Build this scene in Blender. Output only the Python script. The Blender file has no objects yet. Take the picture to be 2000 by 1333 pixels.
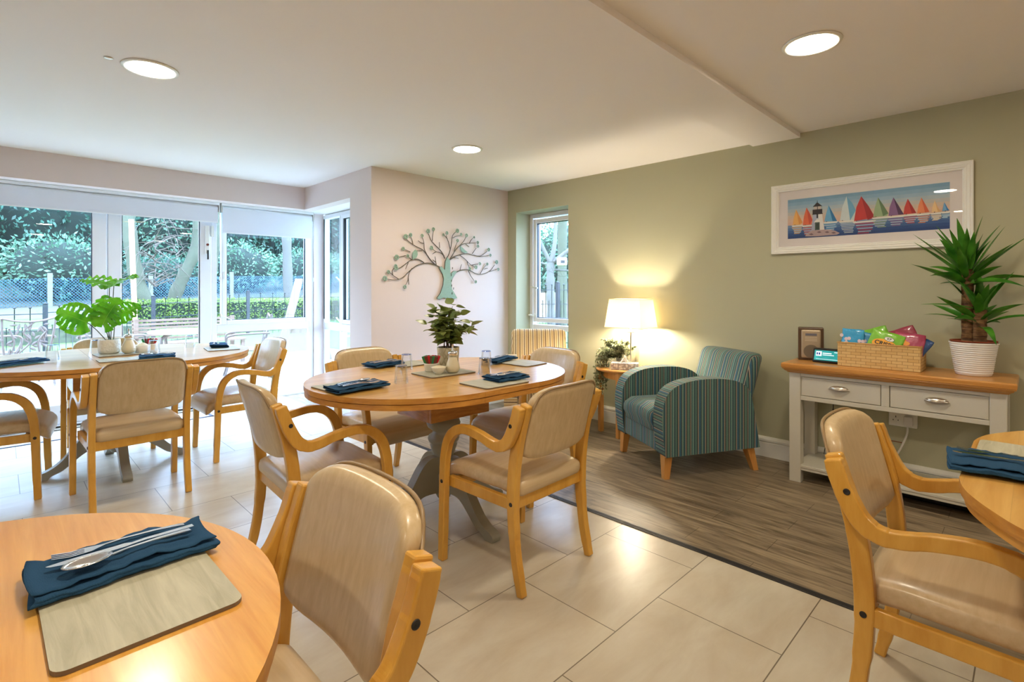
import bpy, math, random
from mathutils import Vector, Matrix
from math import sin, cos, pi, radians as rad
random.seed(7)
S = bpy.context.scene
col = S.collection

# ------------------------------------------------------------------ camera
cam = bpy.data.objects.new('camera', bpy.data.cameras.new('camera'))
cam.data.sensor_width = 36
cam.data.lens = 18.196
cam.data.shift_y = -0.05025
cam.data.clip_start = 0.05
cam.data.clip_end = 200
cam.location = (0, 0, 1.27)
cam.rotation_euler = (rad(90), 0, rad(-44.69))
col.objects.link(cam)
S.camera = cam
# ------------------------------------------------------------------ view, sky
vs = S.view_settings
vs.view_transform = 'Standard'; vs.look = 'None'; vs.gamma = 1; vs.use_curve_mapping = False
vs.exposure = 1.2
w = bpy.data.worlds.new('sky'); S.world = w; w.use_nodes = True
bg = w.node_tree.nodes['Background']
bg.inputs[0].default_value = (0.48, 0.65, 1.0, 1)
bg.inputs[1].default_value = 11.0
LAMP = 66.0        # emission of the recessed ceiling lights
# soft overcast sun
sl = bpy.data.lights.new('sun', 'SUN'); sl.energy = 1.6; sl.angle = rad(25); sl.color = (1, .97, .92)
so = bpy.data.objects.new('sun', sl); so.rotation_euler = (rad(38), 0, rad(200)); so.location = (3, 12, 12); col.objects.link(so)

# ------------------------------------------------------------------ materials
def srgb(r, g, b):
    f = lambda c: (c/12.92 if c <= .04045 else ((c+.055)/1.055)**2.4)
    return (f(r/255), f(g/255), f(b/255), 1)
def nmat(name):
    m = bpy.data.materials.new(name); m.use_nodes = True
    return m, m.node_tree, m.node_tree.nodes['Principled BSDF']
def N(nt, t, **k):
    n = nt.nodes.new(t)
    for a, v in k.items():
        if a in ('inp',):
            for i, x in v.items(): n.inputs[i].default_value = x
        else: setattr(n, a, v)
    return n
def plain(name, c, rough=.5, metal=0, spec=.5, var=.06, vscale=6, bump=0, bscale=60, coat=0):
    m, nt, p = nmat(name)
    p.inputs['Roughness'].default_value = rough; p.inputs['Metallic'].default_value = metal
    p.inputs['Specular IOR Level'].default_value = spec
    p.inputs['Coat Weight'].default_value = coat
    tc = N(nt, 'ShaderNodeTexCoord')
    no = N(nt, 'ShaderNodeTexNoise', inp={'Scale': vscale, 'Detail': 4.0})
    nt.links.new(tc.outputs['Object'], no.inputs['Vector'])
    mx = N(nt, 'ShaderNodeMix', data_type='RGBA')
    mx.inputs[6].default_value = tuple(x*(1-var) for x in c[:3])+(1,)
    mx.inputs[7].default_value = tuple(min(1, x*(1+var)) for x in c[:3])+(1,)
    nt.links.new(no.outputs['Fac'], mx.inputs[0]); nt.links.new(mx.outputs[2], p.inputs['Base Color'])
    if bump:
        n2 = N(nt, 'ShaderNodeTexNoise', inp={'Scale': bscale, 'Detail': 3.0})
        nt.links.new(tc.outputs['Object'], n2.inputs['Vector'])
        b = N(nt, 'ShaderNodeBump', inp={'Strength': bump, 'Distance': .01})
        nt.links.new(n2.outputs['Fac'], b.inputs['Height']); nt.links.new(b.outputs['Normal'], p.inputs['Normal'])
    return m
def wood(name, c1, c2, rough=.3, scale=(2, 30, 30), dist=.6, spec=.5, coat=0.0, fine=1.0, planks=None):
    """grain that runs along the axis with the small scale value"""
    m, nt, p = nmat(name)
    p.inputs['Roughness'].default_value = rough; p.inputs['Specular IOR Level'].default_value = spec
    p.inputs['Coat Weight'].default_value = coat; p.inputs['Coat Roughness'].default_value = .15
    tc = N(nt, 'ShaderNodeTexCoord'); mp = N(nt, 'ShaderNodeMapping')
    mp.inputs['Scale'].default_value = scale
    nt.links.new(tc.outputs['Object'], mp.inputs['Vector'])
    no = N(nt, 'ShaderNodeTexNoise', inp={'Scale': 1.0, 'Detail': 6.0, 'Roughness': .6, 'Distortion': dist})
    nt.links.new(mp.outputs[0], no.inputs['Vector'])
    cr = N(nt, 'ShaderNodeValToRGB')
    cr.color_ramp.elements[0].position = .32; cr.color_ramp.elements[0].color = c1
    cr.color_ramp.elements[1].position = .68; cr.color_ramp.elements[1].color = c2
    nt.links.new(no.outputs['Fac'], cr.inputs[0])
    out = cr.outputs[0]
    if planks:
        br = N(nt, 'ShaderNodeTexBrick', offset=.37, inp={'Color1': (1, 1, 1, 1), 'Color2': planks[3], 'Mortar': planks[2], 'Scale': 1.0, 'Mortar Size': planks[4], 'Mortar Smooth': .0, 'Bias': 0.0, 'Brick Width': planks[0], 'Row Height': planks[1]})
        mp2 = N(nt, 'ShaderNodeMapping'); mp2.inputs['Rotation'].default_value = (0, 0, planks[5]); mp2.inputs['Location'].default_value = planks[6]
        nt.links.new(tc.outputs['Object'], mp2.inputs['Vector']); nt.links.new(mp2.outputs[0], br.inputs['Vector'])
        mu = N(nt, 'ShaderNodeMix', data_type='RGBA', blend_type='MULTIPLY'); mu.inputs[0].default_value = 1
        nt.links.new(out, mu.inputs[6]); nt.links.new(br.outputs[0], mu.inputs[7]); out = mu.outputs[2]
    nt.links.new(out, p.inputs['Base Color'])
    b = N(nt, 'ShaderNodeBump', inp={'Strength': .12*fine, 'Distance': .004})
    nt.links.new(no.outputs['Fac'], b.inputs['Height']); nt.links.new(b.outputs['Normal'], p.inputs['Normal'])
    return m
def emis(name, c, s):
    m = bpy.data.materials.new(name); m.use_nodes = True; nt = m.node_tree
    e = N(nt, 'ShaderNodeEmission', inp={'Color': c, 'Strength': s})
    nt.links.new(e.outputs[0], nt.nodes['Material Output'].inputs[0]); return m
def thin_glass(name, tint=(1, 1, 1, 1), base=.04, amt=1.0, rough=0.0):
    m = bpy.data.materials.new(name); m.use_nodes = True; nt = m.node_tree
    t = N(nt, 'ShaderNodeBsdfTransparent'); t.inputs[0].default_value = tint
    g = N(nt, 'ShaderNodeBsdfGlossy'); g.inputs['Roughness'].default_value = rough; g.inputs['Color'].default_value = (.95, .97, 1, 1)
    lw = N(nt, 'ShaderNodeFresnel', inp={'IOR': 1.45})
    ma = N(nt, 'ShaderNodeMath', operation='MULTIPLY_ADD'); ma.inputs[1].default_value = amt; ma.inputs[2].default_value = base
    nt.links.new(lw.outputs[0], ma.inputs[0])
    x = N(nt, 'ShaderNodeMixShader'); nt.links.new(ma.outputs[0], x.inputs[0])
    nt.links.new(t.outputs[0], x.inputs[1]); nt.links.new(g.outputs[0], x.inputs[2])
    nt.links.new(x.outputs[0], nt.nodes['Material Output'].inputs[0]); return m
def stripes(name, cols, axis, period, rough=.85, bump=.3):
    """woven stripes across the given object axis"""
    m, nt, p = nmat(name); p.inputs['Roughness'].default_value = rough; p.inputs['Specular IOR Level'].default_value = .2
    p.inputs['Sheen Weight'].default_value = .1
    tc = N(nt, 'ShaderNodeTexCoord'); sp = N(nt, 'ShaderNodeSeparateXYZ'); nt.links.new(tc.outputs['Object'], sp.inputs[0])
    ng = N(nt, 'ShaderNodeTexCoord')
    # pick x on surfaces that face front/up, y on the side surfaces, by the object-space normal
    nrm = N(nt, 'ShaderNodeSeparateXYZ'); nt.links.new(ng.outputs['Normal'], nrm.inputs[0])
    ab = N(nt, 'ShaderNodeMath', operation='ABSOLUTE'); nt.links.new(nrm.outputs[0], ab.inputs[0])
    gt = N(nt, 'ShaderNodeMath', operation='GREATER_THAN'); gt.inputs[1].default_value = .72; nt.links.new(ab.outputs[0], gt.inputs[0])
    mx = N(nt, 'ShaderNodeMix', data_type='FLOAT')
    if axis == 'auto':
        nt.links.new(gt.outputs[0], mx.inputs[0]); nt.links.new(sp.outputs[0], mx.inputs[2]); nt.links.new(sp.outputs[1], mx.inputs[3]); src = mx.outputs[0]
    elif axis == 'zy':
        sb = N(nt, 'ShaderNodeMath', operation='SUBTRACT'); nt.links.new(sp.outputs[2], sb.inputs[0]); nt.links.new(sp.outputs[1], sb.inputs[1]); src = sb.outputs[0]
    else: src = sp.outputs['XYZ'.index(axis)]
    mu = N(nt, 'ShaderNodeMath', operation='MULTIPLY'); mu.inputs[1].default_value = 1/period; nt.links.new(src, mu.inputs[0])
    fr = N(nt, 'ShaderNodeMath', operation='FRACT'); nt.links.new(mu.outputs[0], fr.inputs[0])
    cr = N(nt, 'ShaderNodeValToRGB'); cr.color_ramp.interpolation = 'CONSTANT'
    el = cr.color_ramp.elements
    el[0].position = 0; el[0].color = cols[0][1]; el[1].position = cols[1][0]; el[1].color = cols[1][1]
    for pos, c in cols[2:]: e = el.new(pos); e.color = c
    nt.links.new(fr.outputs[0], cr.inputs[0])
    no = N(nt, 'ShaderNodeTexNoise', inp={'Scale': 160.0, 'Detail': 2.0}); nt.links.new(tc.outputs['Object'], no.inputs['Vector'])
    m2 = N(nt, 'ShaderNodeMix', data_type='RGBA', blend_type='MULTIPLY'); m2.inputs[0].default_value = .25
    nt.links.new(cr.outputs[0], m2.inputs[6])
    c2 = N(nt, 'ShaderNodeValToRGB'); c2.color_ramp.elements[0].position = .3; c2.color_ramp.elements[0].color = (.45, .45, .45, 1); c2.color_ramp.elements[1].position = .7
    nt.links.new(no.outputs['Fac'], c2.inputs[0]); nt.links.new(c2.outputs[0], m2.inputs[7])
    nt.links.new(m2.outputs[2], p.inputs['Base Color'])
    b = N(nt, 'ShaderNodeBump', inp={'Strength': bump, 'Distance': .002}); nt.links.new(no.outputs['Fac'], b.inputs['Height']); nt.links.new(b.outputs['Normal'], p.inputs['Normal'])
    return m

M = {}
M['ceiling'] = plain('ceiling_paint', srgb(246, 243, 241), .9, var=.01, vscale=1, spec=.1)
M['pink'] = plain('pink_paint', srgb(226, 212, 208), .8, var=.012, vscale=1.5, spec=.2)
M['green'] = plain('sage_paint', srgb(184, 182, 154), .75, var=.02, vscale=1.2, spec=.25, bump=.03, bscale=200)
M['white'] = plain('white_gloss', srgb(238, 238, 232), .35, var=.02, spec=.5)
M['upvc'] = plain('white_upvc', srgb(240, 242, 246), .3, var=.01, spec=.5)
M['blind'] = plain('blind_fabric', srgb(226, 228, 236), .85, var=.01, vscale=3)
M['reveal'] = M['pink']
M['chair_wood'] = wood('beech', srgb(202, 144, 50), srgb(224, 172, 78), .28, (14, 14, 3), .3, coat=.25, fine=.4)
M['oak_top'] = wood('oak_top', srgb(208, 152, 72), srgb(232, 186, 106), .28, (2.2, 30, 26), .5, coat=.3, fine=.5, planks=(.55, .088, (.8, .76, .72, 1), (.88, .85, .80, 1), .0005, 0, (.1, .02, 0)))
M['oak_top_y'] = wood('oak_top_cross', srgb(212, 148, 62), srgb(234, 178, 90), .28, (48, 2.6, 26), .5, coat=.3, fine=.4)
M['oak_edge'] = wood('oak_edge', srgb(178, 116, 46), srgb(212, 152, 70), .32, (9, 9, 50), .4, coat=.25, fine=.5)
M['oak_leg'] = wood('oak_leg', srgb(190, 128, 62), srgb(214, 156, 86), .35, (18, 18, 2.5), .3, fine=.4)
M['console_top'] = wood('console_oak', srgb(186, 124, 56), srgb(214, 156, 84), .3, (30, 2, 30), .5, coat=.2, fine=.5)
M['ped'] = plain('grey_paint', srgb(158, 156, 142), .4, var=.05, vscale=12, bump=.05)
M['console'] = plain('console_grey', srgb(198, 194, 180), .42, var=.02)
M['vinyl'] = wood('beige_vinyl', srgb(196, 170, 128), srgb(210, 186, 148), .33, (60, 60, 2.5), .2, spec=.45, coat=.15, fine=.25)
M['vinyl_seat'] = wood('beige_vinyl_seat', srgb(194, 168, 128), srgb(208, 184, 148), .34, (2.5, 45, 45), .2, spec=.45, coat=.15, fine=.25)
M['piping'] = plain('piping_vinyl', srgb(150, 124, 88), .4)
M['black'] = plain('black_metal', srgb(38, 36, 36), .45, spec=.4)
M['dark'] = plain('dark_plastic', srgb(22, 24, 27), .35)
M['steel'] = plain('steel', (.72, .72, .74, 1), .16, metal=1, var=.03)
M['nickel'] = plain('brushed_nickel', (.62, .58, .52, 1), .28, metal=1, var=.05)
M['napkin'] = plain('navy_cotton', srgb(42, 76, 108), .9, var=.12, vscale=20, spec=.1, bump=.25, bscale=500)
M['mat'] = wood('grey_placemat', srgb(164, 160, 138), srgb(190, 186, 164), .5, (60, 5, 42), .8, spec=.3, fine=1.2)
M['mat_edge'] = plain('placemat_edge', srgb(120, 104, 84), .6)
M['glass'] = thin_glass('tumbler_glass', (.975, .985, .995, 1), .02, .35)
M['blueglass'] = thin_glass('blue_glass', (.30, .45, .9, 1), .06, .5)
M['pane'] = thin_glass('window_glass', (.93, .975, .97, 1), .008, .55)
M['picglass'] = thin_glass('picture_glass', (1, 1, 1, 1), .015, .7)
M['porcelain'] = plain('porcelain', srgb(238, 232, 218), .25, var=.02, coat=.3)
M['white_pot'] = plain('white_plastic', srgb(232, 230, 226), .4, var=.02)
M['sugar'] = plain('sugar', srgb(244, 232, 200), .8, bump=.4, bscale=700)
M['terracotta'] = plain('terracotta', srgb(150, 72, 44), .7)
M['soil'] = plain('soil', srgb(58, 40, 30), .95, bump=.8, bscale=90)
M['stem'] = plain('brown_stem', srgb(82, 52, 40), .7)
M['darkline'] = plain('floor_strip', srgb(52, 50, 52), .5)

def leafmat(name, c1, c2, rough=.35, rim=None, trans=.25):
    m, nt, p = nmat(name); p.inputs['Roughness'].default_value = rough
    tc = N(nt, 'ShaderNodeTexCoord'); no = N(nt, 'ShaderNodeTexNoise', inp={'Scale': 9.0, 'Detail': 3.0}); nt.links.new(tc.outputs['Object'], no.inputs['Vector'])
    cr = N(nt, 'ShaderNodeValToRGB'); cr.color_ramp.elements[0].position = .35; cr.color_ramp.elements[0].color = c1; cr.color_ramp.elements[1].position = .65; cr.color_ramp.elements[1].color = c2
    nt.links.new(no.outputs['Fac'], cr.inputs[0]); nt.links.new(cr.outputs[0], p.inputs['Base Color'])
    tr = N(nt, 'ShaderNodeBsdfTranslucent'); nt.links.new(cr.outputs[0], tr.inputs[0])
    mx = N(nt, 'ShaderNodeMixShader'); mx.inputs[0].default_value = trans
    nt.links.new(p.outputs[0], mx.inputs[1]); nt.links.new(tr.outputs[0], mx.inputs[2]); nt.links.new(mx.outputs[0], nt.nodes['Material Output'].inputs[0])
    return m
M['monstera'] = leafmat('monstera_leaf', srgb(66, 148, 16), srgb(120, 196, 32), .3)
M['monstera_stem'] = plain('monstera_stem', srgb(60, 74, 36), .5)
M['rubber'] = leafmat('rubber_leaf', srgb(92, 112, 40), srgb(144, 158, 92), .35)
M['yucca'] = leafmat('yucca_leaf', srgb(38, 98, 22), srgb(84, 150, 46), .3, trans=.12)
M['euca'] = leafmat('grey_green_leaf', srgb(112, 124, 92), srgb(186, 190, 154), .6)
M['shrub1'] = leafmat('shrub_leaf_deep', srgb(36, 72, 54), srgb(84, 124, 104), .4, trans=.3)
M['shrub2'] = leafmat('shrub_leaf_light', srgb(58, 92, 66), srgb(108, 144, 118), .4, trans=.3)
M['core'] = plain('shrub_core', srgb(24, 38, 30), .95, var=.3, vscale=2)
M['hedge'] = leafmat('hedge_leaf', srgb(74, 100, 34), srgb(116, 138, 56), .6, trans=.3)
M['bark'] = plain('grey_bark', srgb(68, 70, 54), .9, var=.28, vscale=5, bump=.6, bscale=20)
M['bark2'] = plain('pale_bark', srgb(84, 80, 74), .9, var=.2, vscale=6, bump=.5, bscale=20)
M['twig'] = plain('twig', srgb(84, 74, 64), .9, var=.2)
M['rail'] = plain('railing_metal', srgb(20, 23, 30), .5)
M['concrete'] = plain('concrete_post', srgb(104, 104, 92), .9, var=.1, bump=.2)
M['cast'] = plain('cast_aluminium', srgb(98, 84, 76), .5, var=.05)
M['timber'] = wood('weathered_timber', srgb(96, 82, 66), srgb(124, 108, 90), .8, (20, 20, 2), .5)
M['bench'] = wood('bench_slats', srgb(92, 72, 58), srgb(120, 98, 82), .8, (2, 20, 20), .5)
M['newwood'] = wood('pale_timber', srgb(140, 112, 76), srgb(164, 134, 96), .7, (20, 20, 2), .4)

# tiles
def tile_mat():
    m, nt, p = nmat('stone_tile'); p.inputs['Roughness'].default_value = .3; p.inputs['Specular IOR Level'].default_value = .45
    tc = N(nt, 'ShaderNodeTexCoord'); mp = N(nt, 'ShaderNodeMapping'); mp.inputs['Location'].default_value = (-.088+.0, -.142, 0)
    nt.links.new(tc.outputs['Object'], mp.inputs['Vector'])
    br = N(nt, 'ShaderNodeTexBrick', offset=.5, inp={'Color1': (.93, .93, .93, 1), 'Color2': (1, 1, 1, 1), 'Mortar': (.30, .27, .24, 1), 'Scale': 1.0, 'Mortar Size': .0022, 'Mortar Smooth': .1, 'Bias': 0.0, 'Brick Width': .614, 'Row Height': .4765})
    nt.links.new(mp.outputs[0], br.inputs['Vector'])
    mp3 = N(nt, 'ShaderNodeMapping'); mp3.inputs['Scale'].default_value = (2.2, 6, 1); nt.links.new(tc.outputs['Object'], mp3.inputs['Vector'])
    no = N(nt, 'ShaderNodeTexNoise', inp={'Scale': 1.1, 'Detail': 7.0, 'Roughness': .62, 'Distortion': .4}); nt.links.new(mp3.outputs[0], no.inputs['Vector'])
    cr = N(nt, 'ShaderNodeValToRGB'); cr.color_ramp.elements[0].position = .3; cr.color_ramp.elements[0].color = srgb(190, 176, 154)
    cr.color_ramp.elements[1].position = .66; cr.color_ramp.elements[1].color = srgb(208, 200, 182)
    nt.links.new(no.outputs['Fac'], cr.inputs[0])
    mu = N(nt, 'ShaderNodeMix', data_type='RGBA', blend_type='MULTIPLY'); mu.inputs[0].default_value = 1
    nt.links.new(cr.outputs[0], mu.inputs[6]); nt.links.new(br.outputs[0], mu.inputs[7]); nt.links.new(mu.outputs[2], p.inputs['Base Color'])
    b = N(nt, 'ShaderNodeBump', inp={'Strength': .25, 'Distance': .002}); nt.links.new(br.outputs[1], b.inputs['Height']); b.invert = True
    nt.links.new(b.outputs['Normal'], p.inputs['Normal'])
    return m
M['tile'] = tile_mat()
M['plank'] = wood('grey_plank', srgb(96, 82, 66), srgb(164, 146, 120), .42, (26, 2.4, 1), 1.2, spec=.35, planks=(.92, .157, (.35, .32, .28, 1), (.84, .84, .84, 1), .0012, rad(90), (0.0, .021, 0)))
M['paving'] = wood('paving', srgb(120, 118, 110), srgb(150, 144, 134), .8, (4, 4, 1), .5, planks=(.9, .6, (.6, .6, .58, 1), (.94, .94, .94, 1), .008, 0, (0, 0, 0)))
M['grass'] = plain('grass', srgb(66, 100, 34), .95, var=.3, vscale=3, bump=.8, bscale=60)
M['leaf_litter'] = plain('leaf_litter', srgb(78, 76, 62), .95, var=.35, vscale=8, bump=.8, bscale=30)
M['stone'] = wood('dry_stone', srgb(70, 78, 62), srgb(116, 120, 98), .9, (5, 5, 9), .8, planks=(.38, .09, (.4, .42, .38, 1), (.75, .78, .7, 1), .012, 0, (0, 0, 0)))
M['brick'] = wood('garden_brick', srgb(132, 110, 92), srgb(160, 136, 118), .9, (5, 5, 9), .8, planks=(.4, .12, (.7, .66, .6, 1), (.85, .85, .85, 1), .01, 0, (0, 0, 0)))

# ------------------------------------------------------------------ geometry helpers
class G:
    def __init__(s): s.v = []; s.f = []; s.m = []; s.sm = []
    def add(s, vs, fs, mi=0, smooth=False):
        o = len(s.v); s.v += [tuple(x) for x in vs]
        for f in fs: s.f.append([i+o for i in f]); s.m.append(mi); s.sm.append(smooth)
        return s
    def box(s, a, b, mi=0, rz=0, c=None):
        x0, y0, z0 = a; x1, y1, z1 = b
        vs = [(x, y, z) for z in (z0, z1) for y in (y0, y1) for x in (x0, x1)]
        if rz:
            cx, cy = c if c else ((x0+x1)/2, (y0+y1)/2)
            vs = [(cx+(x-cx)*cos(rz)-(y-cy)*sin(rz), cy+(x-cx)*sin(rz)+(y-cy)*cos(rz), z) for x, y, z in vs]
        return s.add(vs, [(0, 2, 3, 1), (4, 5, 7, 6), (0, 1, 5, 4), (2, 6, 7, 3), (0, 4, 6, 2), (1, 3, 7, 5)], mi)
    def prism(s, pts, z0, z1, mi=0, axis='z', smooth=False, mi_side=None):
        n = len(pts)
        def P(p, z):
            if axis == 'z': return (p[0], p[1], z)
            if axis == 'x': return (z, p[0], p[1])
            return (p[0], z, p[1])
        vs = [P(p, z0) for p in pts]+[P(p, z1) for p in pts]
        s.add(vs, [list(range(n-1, -1, -1)), list(range(n, 2*n))], mi)
        s.add(vs, [(i, (i+1) % n, n+(i+1) % n, n+i) for i in range(n)], mi if mi_side is None else mi_side, smooth)
        return s
    def lathe(s, prof, n=24, c=(0, 0, 0), mi=0, smooth=True, sx=1, sy=1, cap=True):
        vs = []; fs = []; k = len(prof)
        for r, z in prof:
            for i in range(n): a = 2*pi*i/n; vs.append((c[0]+r*cos(a)*sx, c[1]+r*sin(a)*sy, c[2]+z))
        for j in range(k-1):
            for i in range(n): fs.append((j*n+i, j*n+(i+1) % n, (j+1)*n+(i+1) % n, (j+1)*n+i))
        s.add(vs, fs, mi, smooth)
        if cap:
            o = len(s.v)-len(vs)
            if prof[0][0] > 1e-5: s.f.append([o+i for i in range(n-1, -1, -1)]); s.m.append(mi); s.sm.append(False)
            if prof[-1][0] > 1e-5: s.f.append([o+(k-1)*n+i for i in range(n)]); s.m.append(mi); s.sm.append(False)
        return s
    def tube(s, pts, r, n=8, mi=0, closed=False, smooth=True, flat=None):
        pts = [Vector(p) for p in pts]; k = len(pts); rr = r if isinstance(r, (list, tuple)) else [r]*k
        vs = []; up = Vector((0, 0, 1)); prev = None
        for i, p in enumerate(pts):
            a = pts[i-1] if i > 0 else (pts[-1] if closed else p); b = pts[(i+1) % k] if (i < k-1 or closed) else p
            t = (b-a)
            if t.length < 1e-9: t = Vector((0, 0, 1))
            t.normalize()
            if prev is None:
                u = t.cross(up)
                if u.length < .05: u = t.cross(Vector((1, 0, 0)))
            else: u = prev-t*prev.dot(t)
            if u.length < 1e-6: u = t.orthogonal()
            u.normalize(); prev = u; v = t.cross(u)
            for j in range(n):
                an = 2*pi*j/n+(pi/4 if n == 4 else 0); vs.append(p+(u*cos(an)+v*sin(an))*rr[i])
        fs = []
        for i in range(k if closed else k-1):
            for j in range(n): fs.append((i*n+j, i*n+(j+1) % n, ((i+1) % k)*n+(j+1) % n, ((i+1) % k)*n+j))
        s.add(vs, fs, mi, smooth)
        if not closed:
            o = len(s.v)-len(vs)
            s.f.append([o+j for j in range(n)]); s.m.append(mi); s.sm.append(False)
            s.f.append([o+(k-1)*n+j for j in range(n-1, -1, -1)]); s.m.append(mi); s.sm.append(False)
        return s
    def bar(s, a, b, wx, wy, mi=0):
        """square bar between two points; wx, wy side lengths (horizontal axes)"""
        a = Vector(a); b = Vector(b)
        vs = [(p.x+dx*wx/2, p.y+dy*wy/2, p.z) for p in (a, b) for dx, dy in ((-1, -1), (1, -1), (1, 1), (-1, 1))]
        return s.add(vs, [(3, 2, 1, 0), (4, 5, 6, 7), (0, 1, 5, 4), (1, 2, 6, 5), (2, 3, 7, 6), (3, 0, 4, 7)], mi)
    def rbox(s, c, h, r, fn=None, n=(10, 10, 5), mi=0):
        """rounded box centre c, half size h, radius r, then deformed by fn"""
        idx = {}; vs = []; fs = []
        def vert(i, j, k):
            key = (i, j, k)
            if key in idx: return idx[key]
            def q(t, nn, hh):
                # crowd samples to the rim
                u = -1+2*t/nn
                return hh*(1.0*u if nn < 4 else math.copysign(abs(u)**.8, u))
            p = Vector((q(i, n[0], h[0]), q(j, n[1], h[1]), q(k, n[2], h[2])))
            inn = Vector([max(-h[a]+r, min(h[a]-r, p[a])) for a in range(3)])
            d = p-inn
            if d.length > 1e-9: p = inn+d.normalized()*r
            p = Vector(c)+p
            if fn: p = fn(p.x, p.y, p.z)
            idx[key] = len(vs); vs.append(tuple(p)); return idx[key]
        a, b, d = n
        for i in range(a):
            for j in range(b):
                fs.append((vert(i, j, 0), vert(i, j+1, 0), vert(i+1, j+1, 0), vert(i+1, j, 0)))
                fs.append((vert(i, j, d), vert(i+1, j, d), vert(i+1, j+1, d), vert(i, j+1, d)))
            for k in range(d):
                fs.append((vert(i, 0, k), vert(i+1, 0, k), vert(i+1, 0, k+1), vert(i, 0, k+1)))
                fs.append((vert(i, b, k), vert(i, b, k+1), vert(i+1, b, k+1), vert(i+1, b, k)))
        for j in range(b):
            for k in range(d):
                fs.append((vert(0, j, k), vert(0, j, k+1), vert(0, j+1, k+1), vert(0, j+1, k)))
                fs.append((vert(a, j, k), vert(a, j+1, k), vert(a, j+1, k+1), vert(a, j, k+1)))
        return s.add(vs, fs, mi, True)
    def obj(s, name, mats, parent=None, loc=(0, 0, 0), rz=0, bevel=0, seg=2, solid=0, sub=0):
        me = bpy.data.meshes.new(name); me.from_pydata(s.v, [], s.f)
        for m in (mats if isinstance(mats, (list, tuple)) else [mats]): me.materials.append(M[m] if isinstance(m, str) else m)
        me.polygons.foreach_set('material_index', s.m); me.polygons.foreach_set('use_smooth', s.sm)
        me.update()
        o = bpy.data.objects.new(name, me); col.objects.link(o)
        if parent: o.parent = parent
        o.location = loc; o.rotation_euler = (0, 0, rz)
        if solid:
            k = o.modifiers.new('solid', 'SOLIDIFY'); k.thickness = solid; k.offset = 0
        if sub:
            k = o.modifiers.new('sub', 'SUBSURF'); k.levels = sub; k.render_levels = sub
        if bevel:
            k = o.modifiers.new('bevel', 'BEVEL'); k.width = bevel; k.segments = seg; k.limit_method = 'ANGLE'; k.angle_limit = rad(35)
            if hasattr(k, 'harden_normals'): k.harden_normals = False
        return o
def tag(o, label=None, cat=None, group=None, kind=None):
    if label: o['label'] = label
    if cat: o['category'] = cat
    if group: o['group'] = group
    if kind: o['kind'] = kind
    return o
def thing(name, label, cat, loc=(0, 0, 0), rz=0, group=None):
    o = bpy.data.objects.new(name, None); col.objects.link(o); o.location = loc; o.rotation_euler = (0, 0, rz)
    o.empty_display_size = .1
    return tag(o, label, cat, group)
def dup(root, loc, rz=0, label=None, group=None, scale=None):
    r = root.copy(); col.objects.link(r); r.location = loc; r.rotation_euler = (0, 0, rz)
    if label: r['label'] = label
    if group: r['group'] = group
    if scale: r.scale = scale
    for ch in [c for c in bpy.data.objects if c.parent == root]:
        c = ch.copy(); col.objects.link(c); c.parent = r
        for g in [q for q in bpy.data.objects if q.parent == ch]:
            d = g.copy(); col.objects.link(d); d.parent = c
    return r
def struct(o): o['kind'] = 'structure'; return o
def sp(pts, n=6):
    """Catmull-Rom through the points"""
    P = [Vector(p) for p in pts]; out = []
    for i in range(len(P)-1):
        p0 = P[max(0, i-1)]; p1 = P[i]; p2 = P[i+1]; p3 = P[min(len(P)-1, i+2)]
        for k in range(n):
            t = k/n
            out.append(.5*((2*p1)+(p2-p0)*t+(2*p0-5*p1+4*p2-p3)*t*t+(3*p1-p0-3*p2+p3)*t**3))
    out.append(P[-1]); return out
def sweep_yz(pts, x0, x1, th, n=6, mi=0):
    """a flat strip bent in the y-z plane: x0..x1 wide, th thick (value or list)"""
    C = sp([(0, y, z) for y, z in pts], n); k = len(C); vs = []
    for i, p in enumerate(C):
        t = (C[min(i+1, k-1)]-C[max(i-1, 0)]).normalized(); nn = Vector((0, -t.z, t.y))
        h = (th if not isinstance(th, (list, tuple)) else th[min(len(th)-1, int(round(i/(k-1)*(len(th)-1))))])/2
        for sx, sn in ((x0, -1), (x1, -1), (x1, 1), (x0, 1)): vs.append((sx, p.y+nn.y*h*sn, p.z+nn.z*h*sn))
    fs = []
    for i in range(k-1):
        for j in range(4): fs.append((i*4+j, i*4+(j+1) % 4, (i+1)*4+(j+1) % 4, (i+1)*4+j))
    fs += [(3, 2, 1, 0), tuple((k-1)*4+j for j in range(4))]
    return G().add(vs, fs, mi)
# ================================================================== the room
H = 2.40; YW = 6.38
g = G(); g.box((-3.2, -2.6, -.12), (2.395, 6.46, 0)); struct(g.obj('floor', 'tile'))
g = G(); g.box((2.43, -2.6, -.12), (4.4, 4.3, 0)); g.box((2.395, 4.3, -.12), (3.0, 6.46, 0)); struct(g.obj('floor_wood', 'plank'))
g = G(); g.box((2.395, -2.6, -.12), (2.43, 4.3, .004)); [g.box((2.402+i*.008, -2.6, .004), (2.405+i*.008, 4.26, .0055)) for i in range(3)]
struct(g.obj('trim_1', 'darkline'))
# ceiling: main, dropped strip, raised near part
g = G(); g.box((-3.2, 1.54, H), (4.3, 5.8, H+.2)); g.box((-3.2, 1.205, 2.38), (4.3, 1.54, H+.2)); g.box((-3.2, -2.6, 2.412), (4.3, 1.205, H+.2))
struct(g.obj('ceiling', 'ceiling'))
g = G(); g.box((-3.2, 5.8, 2.22), (3.05, 6.5, 2.6)); g.box((2.5, 4.668, 2.22), (3.05, 5.8, 2.6)); struct(g.obj('ceiling_recess', 'ceiling'))
g = G(); g.box((-3.2, 5.715, 2.16), (2.41, 5.83, H+.05)); g.box((2.41, 4.668, 2.16), (2.53, 5.83, H+.05)); struct(g.obj('wall_header', 'pink'))
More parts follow.
